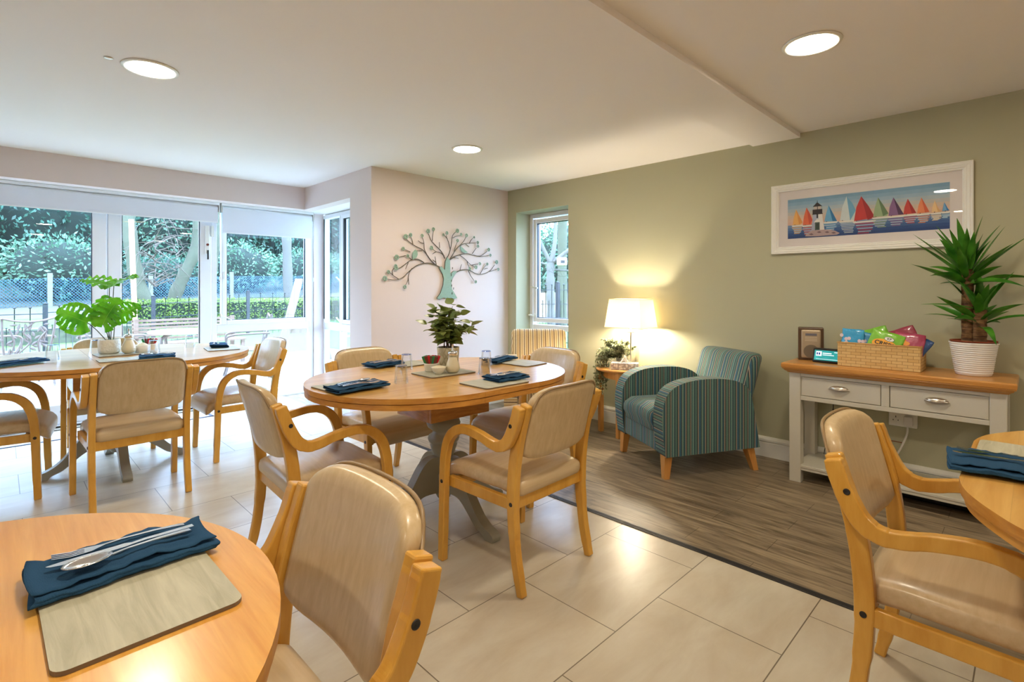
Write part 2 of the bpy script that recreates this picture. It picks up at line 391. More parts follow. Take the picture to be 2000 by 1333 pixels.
# pink wall block
g = G(); g.box((2.41, 4.262, 0), (4.15, 4.668, H+.05)); struct(g.obj('wall_pink', 'pink'))
g = G(); g.box((2.80, YW-.02, 0), (2.92, YW+.08, 2.3)); struct(g.obj('wall_return', 'pink'))
# green wall with the tall window opening
g = G()
g.box((4.15, -2.6, 0), (4.45, 3.373, H+.05)); g.box((4.15, 4.129, 0), (4.45, 4.7, H+.05)); g.box((4.15, 3.373, 2.14), (4.45, 4.129, H+.05)); g.box((4.15, 3.373, 0), (4.45, 4.129, .32))
struct(g.obj('wall_green', 'green'))
g = G(); g.box((-3.2, -2.75, 0), (4.45, -2.6, 2.6)); struct(g.obj('wall_back', 'pink'))
g = G(); g.box((-3.35, -2.75, 0), (-3.2, 6.5, 2.6)); struct(g.obj('wall_left', 'pink'))
# skirting boards with a moulded top
def skirt(name, a, b, nx, ny):
    pr = [(0, 0), (.018, 0), (.018, .105), (.014, .112), (.022, .12), (.022, .132), (.012, .145), (.008, .152), (0, .152)]
    g = G(); k = len(pr); vs = []
    for p in (a, b):
        for d, z in pr: vs.append((p[0]+nx*d, p[1]+ny*d, z))
    g.add(vs, [(i, (i+1) % k, k+(i+1) % k, k+i) for i in range(k)]+[list(range(k)), list(range(2*k-1, k-1, -1))])
    return struct(g.obj(name, 'white'))
skirt('baseboard_green', (4.15, -2.6), (4.15, 4.262), -1, 0)
skirt('baseboard_pink', (2.41, 4.262), (4.15, 4.262), 0, -1)

def window(name, plane, fixed, u0, u1, z0, z1, tr, sash=(), depth=.07, fw=.055, label_axis='x', stile=()):
    """upvc window: frame, transom, panes; plane 'y' or 'x' at fixed"""
    def bx(g, ua, ub, za, zb, d0=0, d1=depth, mi=0):
        if plane == 'y': g.box((ua, fixed+d0, za), (ub, fixed+d1, zb), mi)
        else: g.box((fixed+d0, ua, za), (fixed+d1, ub, zb), mi)
    g = G()
    bx(g, u0, u0+fw, z0, z1); bx(g, u1-fw, u1, z0, z1); bx(g, u0+fw, u1-fw, z1-fw, z1); bx(g, u0+fw, u1-fw, z0, z0+fw*1.6)
    if tr: bx(g, u0+fw, u1-fw, tr[0], tr[1])
    for s_ in stile: bx(g, s_-fw/2, s_+fw/2, z0+fw*1.6, tr[0] if tr else z1-fw); bx(g, s_-fw/2, s_+fw/2, (tr[1] if tr else z0), z1-fw)
    o = struct(g.obj(name, 'upvc', bevel=.006))
    for (a, b, c, d) in sash:
        g = G(); t = .05
        bx(g, a, a+t, c, d, -.018, depth-.01); bx(g, b-t, b, c, d, -.018, depth-.01); bx(g, a+t, b-t, c, c+t, -.018, depth-.01); bx(g, a+t, b-t, d-t, d, -.018, depth-.01)
        g.obj('sash', 'upvc', o, bevel=.008)
        g = G(); e = .006
        for (p, q, r_, s2) in ((a+t, a+t+e, c+t, d-t), (b-t-e, b-t, c+t, d-t), (a+t, b-t, c+t, c+t+e), (a+t, b-t, d-t-e, d-t)): bx(g, p, q, r_, s2, -.004, .03)
        g.obj('gasket', 'rail', o)
    g = G(); bx(g, u0+.02, u1-.02, z0+.04, z1-.02, depth*.5, depth*.5+.003); g.obj('pane', 'pane', o)
    return o
# main glazing: double doors, then the fixed window with an opening top light
w1 = window('window_1', 'y', YW, 1.655, 2.80, 0, 2.22, (.79, .885), sash=((1.755, 2.745, .875, 2.18),))
g = G(); g.tube([(1.742, YW-.03, .955), (1.742, YW-.03, 1.005)], .011, 8); g.tube([(1.742, YW-.035, .98), (1.80, YW-.04, .955), (1.85, YW-.03, .93)], .006, 6); g.obj('stay', 'white', w1)
g = G(); g.box((1.765, YW-.045, 1.39), (1.785, YW-.015, 1.47)); g.obj('hinge', 'white', w1, bevel=.004)
def door(name, x0, x1, handle=None):
    g = G(); t = .112; d0 = YW-.01; d1 = YW+.07
    g.box((x0, d0, .02), (x0+t, d1, 2.2)); g.box((x1-t, d0, .02), (x1, d1, 2.2)); g.box((x0+t, d0, .02), (x1-t, d1, .20)); g.box((x0+t, d0, 2.06), (x1-t, d1, 2.2))
    o = struct(g.obj(name, 'upvc', bevel=.008))
    g = G(); g.box((x0+t-.01, YW+.03, .19), (x1-t+.01, YW+.033, 2.07)); g.obj('pane', 'pane', o)
    g = G()
    for p, q in (((x0+t, .2), (x0+t+.006, 2.06)), ((x1-t-.006, .2), (x1-t, 2.06))): g.box((p[0], YW-.002, p[1]), (q[0], YW+.03, q[1]))
    g.obj('gasket', 'rail', o)
    return o
d1 = door('door_1', -.30, .742); d2 = door('door_2', .748, 1.655)
d0_ = door('door_3', -1.36, -.31)
g = G(); g.box((1.588, YW-.035, 1.66), (1.628, YW-.01, 1.97)); g.obj('latch_box', 'white', d2, bevel=.005)
g = G(); g.lathe([(.013, 0), (.013, .012)], 12, (0, 0, 0)); o = g.obj('indicator', plain('indicator_red', srgb(120, 60, 50), .4), d2, loc=(1.608, YW-.035, 1.76)); o.rotation_euler = (rad(90), 0, 0)
g = G(); g.tube([(1.61, YW-.045, 1.70), (1.61, YW-.045, 1.60)], .009, 8); g.obj('latch_handle', 'dark', d2)
g = G(); g.box((1.645, YW-.03, 1.85), (1.675, YW-.01, 1.97)); g.obj('striker', 'white', d2, bevel=.004)
g = G(); g.box((-3.2, YW-.02, 0), (-1.37, YW+.08, 2.22)); struct(g.obj('wall_window_left', 'pink'))
g = G(); g.box((-1.4, YW-.06, -.02), (2.8, YW+.1, .018)); struct(g.obj('trim_2', 'upvc', bevel=.004))
g = G(); g.box((-1.4, YW-.085, 0), (1.66, YW-.065, .012)); g.box((-1.4, YW-.20, 0), (1.66, YW-.19, .006)); struct(g.obj('trim_3', 'dark'))
# side window
w2 = window('window_2', 'x', 2.92, 4.69, YW, 0, 2.21, (.765, .855), sash=((4.78, 5.86, .86, 2.17),), stile=(5.90,), fw=.05)
g = G()
for z in (1.42, .93): g.tube([(2.9, 5.93, z), (2.885, 5.93, z), (2.885, 5.82, z-.05)], .009, 8)
g.obj('handle', 'white', w2)
g = G(); [g.box((2.908, y, .9), (2.921, y+.006, 2.16)) for y in (5.865, 6.32)]; g.obj('gasket', 'dark', w2)
# green wall window
w3 = window('window_3', 'x', 4.375, 3.373, 4.129, .32, 2.14, (.81, .87), sash=((3.40, 4.06, .90, 2.075),), fw=.05)
g = G(); [g.tube([(4.37, 4.09, z), (4.35, 4.09, z), (4.345, 3.98, z-.012)], .008, 8) for z in (1.30,)]; g.lathe([(.0, 0), (.022, .004), (.022, .02), (0, .024)], 14, (4.35, 4.10, .965)); g.tube([(4.35, 4.10, .975), (4.34, 4.04, .96), (4.345, 4.02, .99)], .007, 8)
g.obj('stay', 'white', w3)
# recessed door mat frame on the floor
g = G(); X0, X1, Y0, Y1 = -.9, 1.525, 5.79, 6.30
for a, b in (((X0, Y0), (X1, Y0+.018)), ((X0, Y0), (X0+.02, Y1)), ((X1-.022, Y0), (X1, Y1))): g.box((a[0], a[1], 0), (b[0], b[1], .006))
o = g.obj('mat_frame', plain('mat_frame_metal', srgb(70, 82, 120), .4)); tag(o, 'thin dark metal frame of the recessed doormat in front of the garden doors', 'mat frame')

# blinds
def blind(x0, x1, zb, label, twin):
    t = thing('roller_blind', label, 'blind', (0, 0, 0), 0, 'roller blinds over the garden windows')
    g = G(); g.box((x0, YW-.13, 2.19), (x1, YW-.03, 2.218)); g.tube([(x0+.01, YW-.085, 2.16), (x1-.01, YW-.085, 2.16)], .032, 16); g.obj('roller', 'upvc', t)
    g = G(); g.box((x0+.012, YW-.119, zb), (x1-.012, YW-.117, 2.165)); g.box((x0+.012, YW-.121, zb+.028), (x1-.012, YW-.1165, zb+.031)); g.obj('fabric', 'blind', t)
    g = G(); g.box((x0+.012, YW-.124, zb-.004), (x1-.012, YW-.113, zb+.006)); g.obj('bottom_bar', 'upvc', t)
    for x in (x0, x1):
        g = G(); g.box((x-.006, YW-.125, 2.115), (x+.006, YW-.04, 2.218)); g.obj('bracket', 'nickel', t)
    g = G(); g.tube([(x1+.0, YW-.12, 2.15), (x1+.012, YW-.12, 1.5), (x1+.012, YW-.12, 1.1)], .002, 5); g.lathe([(0, 0), (.012, .01), (.012, .05), (0, .06)], 10, (x1+.012, YW-.12, 1.36)) ; g.obj('chain', 'white', t)
blind(-1.35, 1.70, 2.0, 'long white roller blind with a shallow drop over the glazed doors', 0)
blind(1.725, 2.745, 1.895, 'shorter white roller blind lowered further, over the window by the corner', 0)

# ceiling lights
def light(x, y, z, label):
    t = thing('ceiling_light', label, 'ceiling light', (x, y, z), 0, 'round recessed ceiling lights')
    g = G(); g.lathe([(.104, .0), (.124, -.001), (.122, -.006), (.106, -.009), (.103, -.004)], 40); g.obj('trim_ring', 'white', t)
    g = G(); g.lathe([(0.0001, -.0055), (.104, -.0055)], 40, cap=False); g.f = [list(reversed(f)) for f in g.f]; g.obj('diffuser', M['lamp_emit'], t)
    return t
M['lamp_emit'] = emis('ceiling_lamp', (1, .87, .66, 1), LAMP)
light(.547, 3.179, H, 'round recessed ceiling light above the table with the swiss cheese plant')
light(2.664, 3.207, H, 'smallest round recessed ceiling light, in front of the metal wall tree')
light(2.675, .729, 2.412, 'round recessed ceiling light beyond the ceiling step, near the sage wall')
light(.547, .729, 2.412, 'round recessed ceiling light over the table nearest the camera')
light(-1.6, .729, 2.412, 'round recessed ceiling light to the left behind the camera')
light(.547, -1.6, 2.412, 'round recessed ceiling light behind the camera on the left')
light(2.675, -1.6, 2.412, 'round recessed ceiling light behind the camera by the sage wall')
g = G(); g.lathe([(.012, 0), (.02, -.002), (.016, -.006), (0, -.007)], 14); tag(g.obj('ceiling_sensor', 'nickel', loc=(.375, 3.17, H)), 'tiny metal sensor disc on the ceiling beside the left light', 'sensor')
# ================================================================== dining chairs
def make_chair(label):
    t = thing('dining_chair', label, 'chair', (0, 0, 0), 0, 'beige vinyl dining armchairs')
    SP = [(-.266, .798), (-.25, .745), (-.226, .665), (-.202, .55), (-.19, .42), (-.192, .3), (-.208, .15), (-.24, 0)]
    AP = [(.235, 0), (.228, .2), (.222, .40), (.212, .50), (.185, .578), (.13, .628), (.06, .643), (-.03, .632), (-.10, .614), (-.148, .612), (-.19, .636), (-.222, .69), (-.244, .745), (-.258, .792)]
    for s in (-1, 1):
        a, b = sorted((s*.219, s*.253))
        leg = sweep_yz(SP, a, b, [.044, .046, .048, .05, .05, .046, .04, .034]).obj('leg', 'chair_wood', t, bevel=.006)
        a, b = sorted((s*.254, s*.288))
        arm = sweep_yz(AP, a, b, [.036, .04, .042, .044, .046, .044, .04, .04, .042, .046, .05, .05, .048, .045]).obj('armrest', 'chair_wood', t, bevel=.008, seg=3)
        for (y, z, par, x) in ((-.222, .712, arm, s*.288), (.222, .375, arm, s*.288), (-.191, .372, leg, s*.253)):
            g = G(); g.lathe([(0, .0012), (.0045, .0012), (.0055, .002), (.0085, .002), (.009, .0005), (.009, -.004)], 14)
            o = g.obj('bolt', 'black', par); o.location = (x, y, z); o.rotation_euler = (0, s*pi/2, 0)
    g = G()
    for s in (-1, 1):
        a, b = sorted((s*.226, s*.250)); g.box((a, -.18, .345), (b, .215, .395))
    g.box((-.226, -.20, .345), (.226, -.178, .40)); g.box((-.252, .17, .345), (.252, .195, .392))
    g.obj('seat_frame', 'chair_wood', t, bevel=.004)
    def seatfn(x, y, z):
        u = x/.235; crown = .012*(1-u*u)*(1-(y/.27)**2)
        zz = z+(crown if z > .43 else 0)
        if y > .15: zz -= ((y-.15)/.13)**2*.045
        if y > .2: zz -= 0 if z > .42 else (y-.2)*.25
        if y < -.1: zz -= 0.01*((-.1-y)/.1)
        return Vector((x*(1 - .04*max(0, -y/.2)), y, zz))
    G().rbox((0, .037, .433), (.232, .25, .036), .03, seatfn, (12, 16, 6)).obj('seat', 'vinyl_seat', t)
    def backpt(s_, tt, d):
        zt = .862-.05*abs(s_)**6; zb = .545+.035*abs(s_)**6
        z = zb+(zt-zb)*tt
        y = -.202-.255*(z-.55)-.030*(1-s_*s_)-(.012*(z-.7) if z > .7 else 0)
        return Vector((.217*s_, y+d, z))
    def backfn(x, y, z): return backpt(x/.217, (z+.16)/.32, y)
    bk = G().rbox((0, 0, 0), (.217, .024, .16), .022, backfn, (16, 4, 14)).obj('backrest', 'vinyl', t)
    pts = [backpt(-1, .86, -.021)]+[backpt(-1+2*i/24, .995 if 1 < i < 23 else .97, -.021) for i in range(1, 24)]+[backpt(1, .86, -.021)]
    g = G(); g.tube(pts, .0048, 6); g.obj('piping', 'piping', bk)
    return t
ch0 = make_chair('beige vinyl armchair at the near right side of the centre table, seen from behind')
ch0.location = (1.760, 1.735, 0); ch0.rotation_euler = (0, 0, rad(1.6))
for x, y, a, l in [
    (1.083, 2.414, 266.8, 'beige vinyl armchair at the left end of the centre table, facing right'),
    (.27, 1.013, 90, 'large foreground beige armchair pulled up to the nearest table'),
    (1.946, .142, 179.7, 'beige vinyl armchair at the far right table, in front of the grey console'),
    (.598, 3.97, 2, 'beige vinyl armchair seen squarely from behind at the left table'),
    (1.358, 4.503, 91, 'beige vinyl armchair at the right end of the left table, facing the monstera'),
    (-.031, 4.549, 262, 'beige vinyl armchair cut by the left picture edge at the left table'),
    (.617, 5.215, 176, 'beige vinyl armchair behind the left table, only its top showing'),
    (1.80, 2.99, 182, 'beige vinyl armchair behind the centre table, below the metal wall tree'),
    (2.44, 2.335, 88, 'beige vinyl armchair at the right end of the centre table by the striped chair')]:
    dup(ch0, (x, y, 0), rad(a), l)

# ================================================================== dining tables
def arcpts(cx, cy, r, a0, a1, n): return [(cx+r*cos(rad(a0+(a1-a0)*i/n)), cy+r*sin(rad(a0+(a1-a0)*i/n))) for i in range(n+1)]
def pedestal(t, h, feet=.43, rot=0):
    k = h/.58
    pr = [(.055, .20), (.06, .22), (.062, .25), (.05, .262), (.046, .275), (.056, .285), (.056, .295), (.048, .305), (.05, .33), (.06, .36), (.07, .385), (.077, .405), (.07, .415), (.083, .425), (.088, .44), (.083, .455), (.066, .466), (.06, .48), (.07, .492), (.088, .505), (.095, .525), (.088, .545), (.07, .56), (.06, .58)]
    pr = [(.0001, .10), (.035, .11), (.045, .13), (.05, .15), (.05, .18)]+pr
    G().lathe([(r, z*k) for r, z in pr], 36).obj('pedestal', 'ped', t)
    top = sp([(.035, 0, .345), (.10, 0, .348), (.155, 0, .315), (.21, 0, .24), (.26, 0, .165), (.315, 0, .10), (.37, 0, .062), (.415, 0, .045), (.435, 0, .025), (.43, 0, .0)], 4)
    bot = sp([(.375, 0, .0), (.355, 0, .022), (.30, 0, .045), (.24, 0, .095), (.19, 0, .135), (.14, 0, .155), (.035, 0, .15)], 4)
    out = [(p.x*feet/.43, p.z) for p in top+bot]
    for i in range(4):
        g = G(); g.prism(out, -.027, .027, axis='y'); o = g.obj('foot', 'ped', t, bevel=.006); o.rotation_euler = (0, 0, rot+i*pi/2)
# centre table (1.77, 2.335)
def oval_table(label, loc, R, half, apron, grain, hb=.58, feet=.43, rz=0, split=True):
    t = thing('dining_table', label, 'table', loc, rz)
    def outline(part, rr, e=0):
        if part == 'r': return [(half+e, -rr)]+arcpts(half, 0, rr, -90, 90, 40)[0:]+[(half+e, rr)]
        if part == 'l': return [(-half-e, rr)]+arcpts(-half, 0, rr, 90, 270, 40)+[(-half-e, -rr)]
        return [(-half+e, -rr), (half-e, -rr), (half-e, rr), (-half+e, rr)]
    for part in (('r', 'l', 'c') if half > .01 else ('a',)):
        nm = 'extension_leaf' if part == 'c' else 'tabletop'
        o1 = arcpts(0, 0, R, 0, 360, 90)[:-1] if part == 'a' else outline(part, R, .0010)
        o2 = arcpts(0, 0, R-.008, 0, 360, 90)[:-1] if part == 'a' else outline(part, R-.004, .0010)
        o3 = arcpts(0, 0, R-.02, 0, 360, 90)[:-1] if part == 'a' else outline(part, R-.012, .0010)
        g = G(); g.prism(o1, .776, .80, 0, mi_side=1); g.prism(o2, .748, .7725, 1); g.prism(o3, .7725, .776, 1)
        g.obj(nm, [grain, 'oak_edge'], t, bevel=.0025 if part != 'c' else .001)
    x0, x1, y0, y1 = apron
    g = G(); g.box((x0, y0, hb), (x1, y0+.025, .748)); g.box((x0, y1-.025, hb), (x1, y1, .748)); g.box((x0, y0+.025, hb), (x0+.025, y1-.025, .748)); g.box((x1-.025, y0+.025, hb), (x1, y1-.025, .748)); g.box((x0+.025, y0+.025, hb), (x1-.025, y1-.025, hb+.02))
    g.obj('apron', 'oak_edge', t, bevel=.003)
    g = G(); g.box((x0-.13, y0+.06, .705), (x1+.13, y0+.09, .747)); g.box((x0-.13, y1-.09, .705), (x1+.13, y1-.06, .747)); g.obj('slide_rail', 'oak_leg', t)
    pedestal(t, hb, feet)
    return t
oval_table('oval wooden dining table in the middle of the room on a grey turned pedestal', (1.77, 2.335, 0), .56, .185, (-.2, .2, -.16, .16), 'oak_top')
oval_table('oval wooden dining table on the left holding the swiss cheese plant', (.60, 4.64, 0), .69, .16, (-.26, .26, -.2, .2), 'oak_top', feet=.43)
tb = oval_table('round-ended wooden dining table in the near left corner with one place setting', (-.185, .985, 0), .52, .0, (-.2, .2, -.2, .2), 'oak_top_y')
# far right table: flat end, big rounded corners
t = thing('dining_table', 'wooden dining table with clipped end, cut by the right picture edge', 'table', (1.93, -.56, 0))
half_o = [(-.66, 0), (-.655, .18), (-.62, .36), (-.56, .50), (-.508, .575), (-.425, .629), (-.346, .667), (-.283, .685), (-.221, .694)]
o1 = sp([(x, y, 0) for x, y in half_o], 5); o1 = [(p.x, p.y) for p in o1]
o1 = o1+[(-p[0], p[1]) for p in reversed(o1)]; full = o1+[(-p[0], -p[1]) for p in o1[1:-1]]
full = full[::-1]
g = G(); g.prism(full, .774, .80, 0, mi_side=1); g.prism([(x*.988, y*.988) for x, y in full], .75, .774, 1); g.obj('tabletop', ['oak_top', 'oak_edge'], t, bevel=.004, seg=3)
g = G(); g.box((-.22, -.22, .68), (.22, .22, .75)); g.obj('apron', 'oak_edge', t, bevel=.003)
pedestal(t, .68, .43)

# ================================================================== table settings
def napkin(loc, rz, L=.25, W=.085, seed=0, group='folded navy napkins', label=''):
    """napkin folded into a long flat roll along x"""
    rnd = random.Random(seed)
    h = W/2
    prof = [(h*.9, .003), (0, .0025), (-h*.94, .003), (-h*1.03, .008), (-h*.92, .0125), (0, .011), (h*.9, .0115), (h*1.02, .016), (h*.93, .0205), (0, .0185), (-h*.9, .0185)]
    P = sp([(0, y, z) for y, z in prof], 4); n = 22; vs = []; ph = rnd.random()*6
    for i in range(n+1):
        u = -1+2*i/n; x = u*L/2
        for j, p in enumerate(P):
            wv = .0018*sin(9*u+ph+j*.12)+.0012*sin(23*u+ph*2+j*.3)
            sk = .006*sin(3*u+ph)
            vs.append((x+.004*sin(j*.45+ph)*(abs(u)**4), p.y*(1-.05*u)+sk*.4+wv*.9, max(.0015, p.z*(1+.10*sin(5*u+ph))+wv*(p.z/.02))))
    k = len(P); fs = [(i*k+j, i*k+j+1, (i+1)*k+j+1, (i+1)*k+j) for i in range(n) for j in range(k-1)]
    o = G().add(vs, fs, 0, True).obj('napkin', 'napkin', None, loc, rz, solid=.0022)
    return tag(o, label, 'napkin', group)
def placemat(loc, rz, L, W, label, group='grey wood-effect placemats'):
    r = .018; pts = []
    for cx, cy, a0 in ((L/2-r, W/2-r, 0), (-L/2+r, W/2-r, 90), (-L/2+r, -W/2+r, 180), (L/2-r, -W/2+r, 270)): pts += arcpts(cx, cy, r, a0, a0+90, 6)
    g = G(); g.prism(pts, 0, .006, 0, mi_side=1); o = g.obj('placemat', ['mat', 'mat_edge'], None, loc, rz, bevel=.001)
    return tag(o, label, 'placemat', group)
def flat_strip(g, segs, th=.0018):
    """segs: (x, y centre, half width, z) -> smooth plate"""
    vs = []
    for x, y, hw, z in segs: vs += [(x, y-hw, z), (x, y+hw, z), (x, y+hw, z+th), (x, y-hw, z+th)]
    k = len(segs); fs = [(i*4+j, (i+1)*4+j, (i+1)*4+(j+1) % 4, i*4+(j+1) % 4) for i in range(k-1) for j in range(4)]
    fs += [(0, 1, 2, 3), (k*4-1, k*4-2, k*4-3, k*4-4)]
    g.add(vs, fs, 0, False)
def fork():
    g = G(); flat_strip(g, [(.10, 0, .006, .003), (.09, 0, .0055, .004), (.05, 0, .0038, .006), (0, 0, .0028, .006), (-.025, 0, .0028, .004), (-.035, 0, .006, .003), (-.045, 0, .011, .002), (-.055, 0, .012, .002)])
    for y in (-.0105, -.0035, .0035, .0105): flat_strip(g, [(-.055, y*.95, .0022, .002), (-.075, y, .0018, .0015), (-.10, y, .0012, .005)])
    return g
def knife():
    g = G(); flat_strip(g, [(.11, 0, .0065, .003), (.10, 0, .0065, .003), (.03, 0, .0048, .004), (.01, 0, .0045, .003), (0, .001, .008, .003), (-.06, .001, .0088, .003), (-.09, .002, .0075, .003), (-.105, .004, .004, .003), (-.11, .006, .001, .003)])
    return g
def spoon():
    g = G(); flat_strip(g, [(.10, 0, .006, .003), (.09, 0, .0055, .004), (.05, 0, .0038, .006), (0, 0, .0026, .006), (-.03, 0, .003, .004)])
    vs = []; n = 20
    for j in range(6):
        r = j/5
        for i in range(n): a = 2*pi*i/n; vs.append((-.062+.036*r*cos(a)*(1+.08*cos(a)), .0205*r*sin(a), .0005+.007*r*r))
    fs = [(j*n+i, j*n+(i+1) % n, (j+1)*n+(i+1) % n, (j+1)*n+i) for j in range(5) for i in range(n)]
    g.add(vs, fs, 0, True); return g
CUT = {'fork': fork(), 'knife': knife(), 'spoon': spoon()}
CUTO = {}
def cutlery(kind, loc, rz, label, sc=1.0):
    if kind not in CUTO:
        o = CUT[kind].obj(kind, 'steel', None, loc, rz)
        if kind == 'spoon': k = o.modifiers.new('solid', 'SOLIDIFY'); k.thickness = .0014
        CUTO[kind] = o
    else:
        o = CUTO[kind].copy(); col.objects.link(o); o.location = loc; o.rotation_euler = (0, 0, rz)
    o.scale = (sc, sc, 1)
    return tag(o, label, kind, 'steel %ss on the napkins' % kind)
def setting(cx, cy, rz, mat=None, nap=None, where='', L=.25, W=.10, z=.80, flip=1, cut=('fork', 'knife', 'spoon'), seed=1, matsz=(.29, .215)):
    if mat: placemat((mat[0], mat[1], z+.0005), mat[2], matsz[0], matsz[1], 'grey wood-effect placemat '+where)
    zz = z+.0075
    napkin((cx, cy, zz), rz, L, W, seed, label='navy cotton napkin folded long, '+where)
    off = {'fork': .27*W, 'knife': .03*W, 'spoon': -.17*W}
    for i, k in enumerate(cut):
        o = off[k]*flip; a = rz+(0 if flip > 0 else pi)+rad((-4, 1, 5)[i])
        cutlery(k, (cx-sin(rz)*o, cy+cos(rz)*o, zz+.0225+.0012*i), a, '%s lying on the navy napkin %s' % (k, where), .92)
# centre table
setting(1.19, 2.235, rad(4), (1.205, 2.345, rad(3)), where='at the left end of the centre table', L=.27, W=.13, flip=-1, seed=3)
setting(1.865, 1.925, rad(-4), (1.765, 1.91, rad(-1)), where='at the near right side of the centre table', L=.21, W=.13, flip=1, seed=5, matsz=(.29, .22))
setting(2.31, 2.44, rad(16), (2.36, 2.275, rad(4)), where='at the right end of the centre table', L=.27, W=.10, flip=1, seed=8, cut=('fork', 'knife'), matsz=(.21, .22))
setting(1.665, 2.80, rad(8), (1.82, 2.765, rad(4)), where='at the far side of the centre table', L=.22, W=.13, flip=-1, seed=9, cut=('fork', 'knife'), matsz=(.24, .2))
placemat((1.77, 2.335, .8005), rad(-2), .30, .22, 'grey mat in the middle of the centre table holding the condiments', 'grey wood-effect placemats')
# left table
setting(.075, 4.45, rad(30), None, where='at the left picture edge on the left table', L=.28, W=.12, flip=1, seed=11, cut=('fork', 'knife'))
setting(.76, 4.19, rad(-12), (.60, 4.28, rad(0)), where='behind the rear-facing chair of the left table', L=.20, W=.14, flip=1, seed=13, cut=('fork', 'spoon'), matsz=(.30, .2))
setting(1.27, 4.69, rad(76), (1.245, 4.52, rad(82)), where='at the right end of the left table', L=.30, W=.12, flip=1, seed=14, cut=('fork', 'knife'), matsz=(.29, .22))
placemat((.645, 4.66, .8005), rad(4), .34, .24, 'grey mat in the middle of the left table under the swiss cheese plant')
# near table
setting(.152, 1.083, rad(2), (.150, .948, rad(1)), where='on the near left table', L=.245, W=.12, flip=1, seed=21, matsz=(.218, .235))
# right table
setting(1.83, .055, rad(-84), (2.03, .02, rad(90)), where='on the far right table', L=.22, W=.17, flip=1, seed=25, cut=('fork', 'knife'), matsz=(.2, .26))
# tumblers (upside down)
def tumbler(loc, label, s=1.0):
    global TUM
    if TUM is None:
        t = thing('tumbler', label, 'glass', loc, 0, 'clear upturned tumblers with blue bases')
        pr = [(.0355, 0), (.037, .003), (.0335, .035), (.0285, .088), (.028, .092)]
        inn = [(.0265, .086), (.0315, .035), (.034, .003), (.0345, 0)]
        G().lathe(pr+inn, 24, cap=False).obj('glass_body', 'glass', t)
        G().lathe([(.0001, .0905), (.025, .0905), (.0283, .089), (.0287, .0865), (.0001, .0865)], 24, cap=False).obj('base', 'blueglass', t)
        TUM = t; t.scale = (s, s, s); return t
    return dup(TUM, loc, 0, label, scale=(s, s, s))
TUM = None
tumbler((1.43, 2.235, .8), 'upturned tumbler beside the napkin on the left of the centre table')
tumbler((1.70, 2.60, .8), 'upturned tumbler in front of the far napkin on the centre table')
tumbler((1.915, 2.155, .8), 'upturned tumbler just left of the near right napkin on the centre table')
tumbler((2.145, 2.395, .8), 'upturned tumbler furthest right on the centre table, behind another')
tumbler((.247, 4.60, .8), 'upturned tumbler at the left of the left table', 1.15)
tumbler((.497, 4.80, .8), 'upturned tumbler just left of the white monstera pot', 1.15)
tumbler((1.095, 4.82, .8), 'upturned tumbler at the far right of the left table', 1.1)
tumbler((.80, 4.53, .8), 'upturned tumbler by the sugar bowls on the left table', 1.1)
tumbler((-.045, 1.13, .8), 'upturned tumbler at the left edge of the near table', 1.0)
# condiments
def pourer(loc, label, s=1):
    t = thing('sugar_pourer', label, 'sugar pourer', loc)
    t.scale = (s, s, s)
    g = G(); vs = []
    def fl(r, z, n=36): return [(r*(1+.03*cos(12*a)*(1 if z < .07 else 0))*cos(a), r*(1+.03*cos(12*a)*(1 if z < .07 else 0))*sin(a), z) for a in [2*pi*i/n for i in range(n)]]
    rings = [(.001, .002), (.028, .002), (.037, .012), (.040, .03), (.036, .05), (.027, .072), (.023, .09), (.024, .10)]
    for r, z in rings: vs += fl(r, z)
    n = 36; g.add(vs, [(j*n+i, j*n+(i+1) % n, (j+1)*n+(i+1) % n, (j+1)*n+i) for j in range(len(rings)-1) for i in range(n)], 0, True); g.obj('jar', 'glass', t)
    G().lathe([(.0001, .004), (.027, .004), (.0355, .013), (.0385, .03), (.0345, .05), (.026, .07), (.021, .086), (.0001, .09)], 24, cap=False).obj('sugar', 'sugar', t)
    G().lathe([(.0245, .098), (.026, .10), (.0265, .112), (.024, .117), (.02, .12), (.008, .122), (.0055, .125), (.005, .155), (.0055, .156), (.0001, .156)], 20).obj('lid', 'steel', t)
    return t
pourer((1.795, 2.285, .8066), 'glass sugar pourer with chrome spout in the middle of the centre table', 1.0)
pourer((.665, 4.63, .8066), 'glass sugar pourer next to the white monstera pot on the left table', 1.15)
def ramekin(loc, label, s=1):
    t = thing('ramekin', label, 'ramekin', loc); t.scale = (s, s, s)
    G().lathe([(.0001, 0), (.028, 0), (.031, .003), (.0345, .034), (.0365, .036), (.036, .040), (.033, .040), (.029, .008), (.0001, .006)], 28, cap=False).obj('dish', 'porcelain', t)
    return t
ramekin((1.742, 2.415, .8066), 'white ramekin holding green and red sachets on the centre table', 1.15)
ramekin((.815, 4.78, .8066), 'white ramekin of sachets behind the sugar bowls on the left table', 1.2)
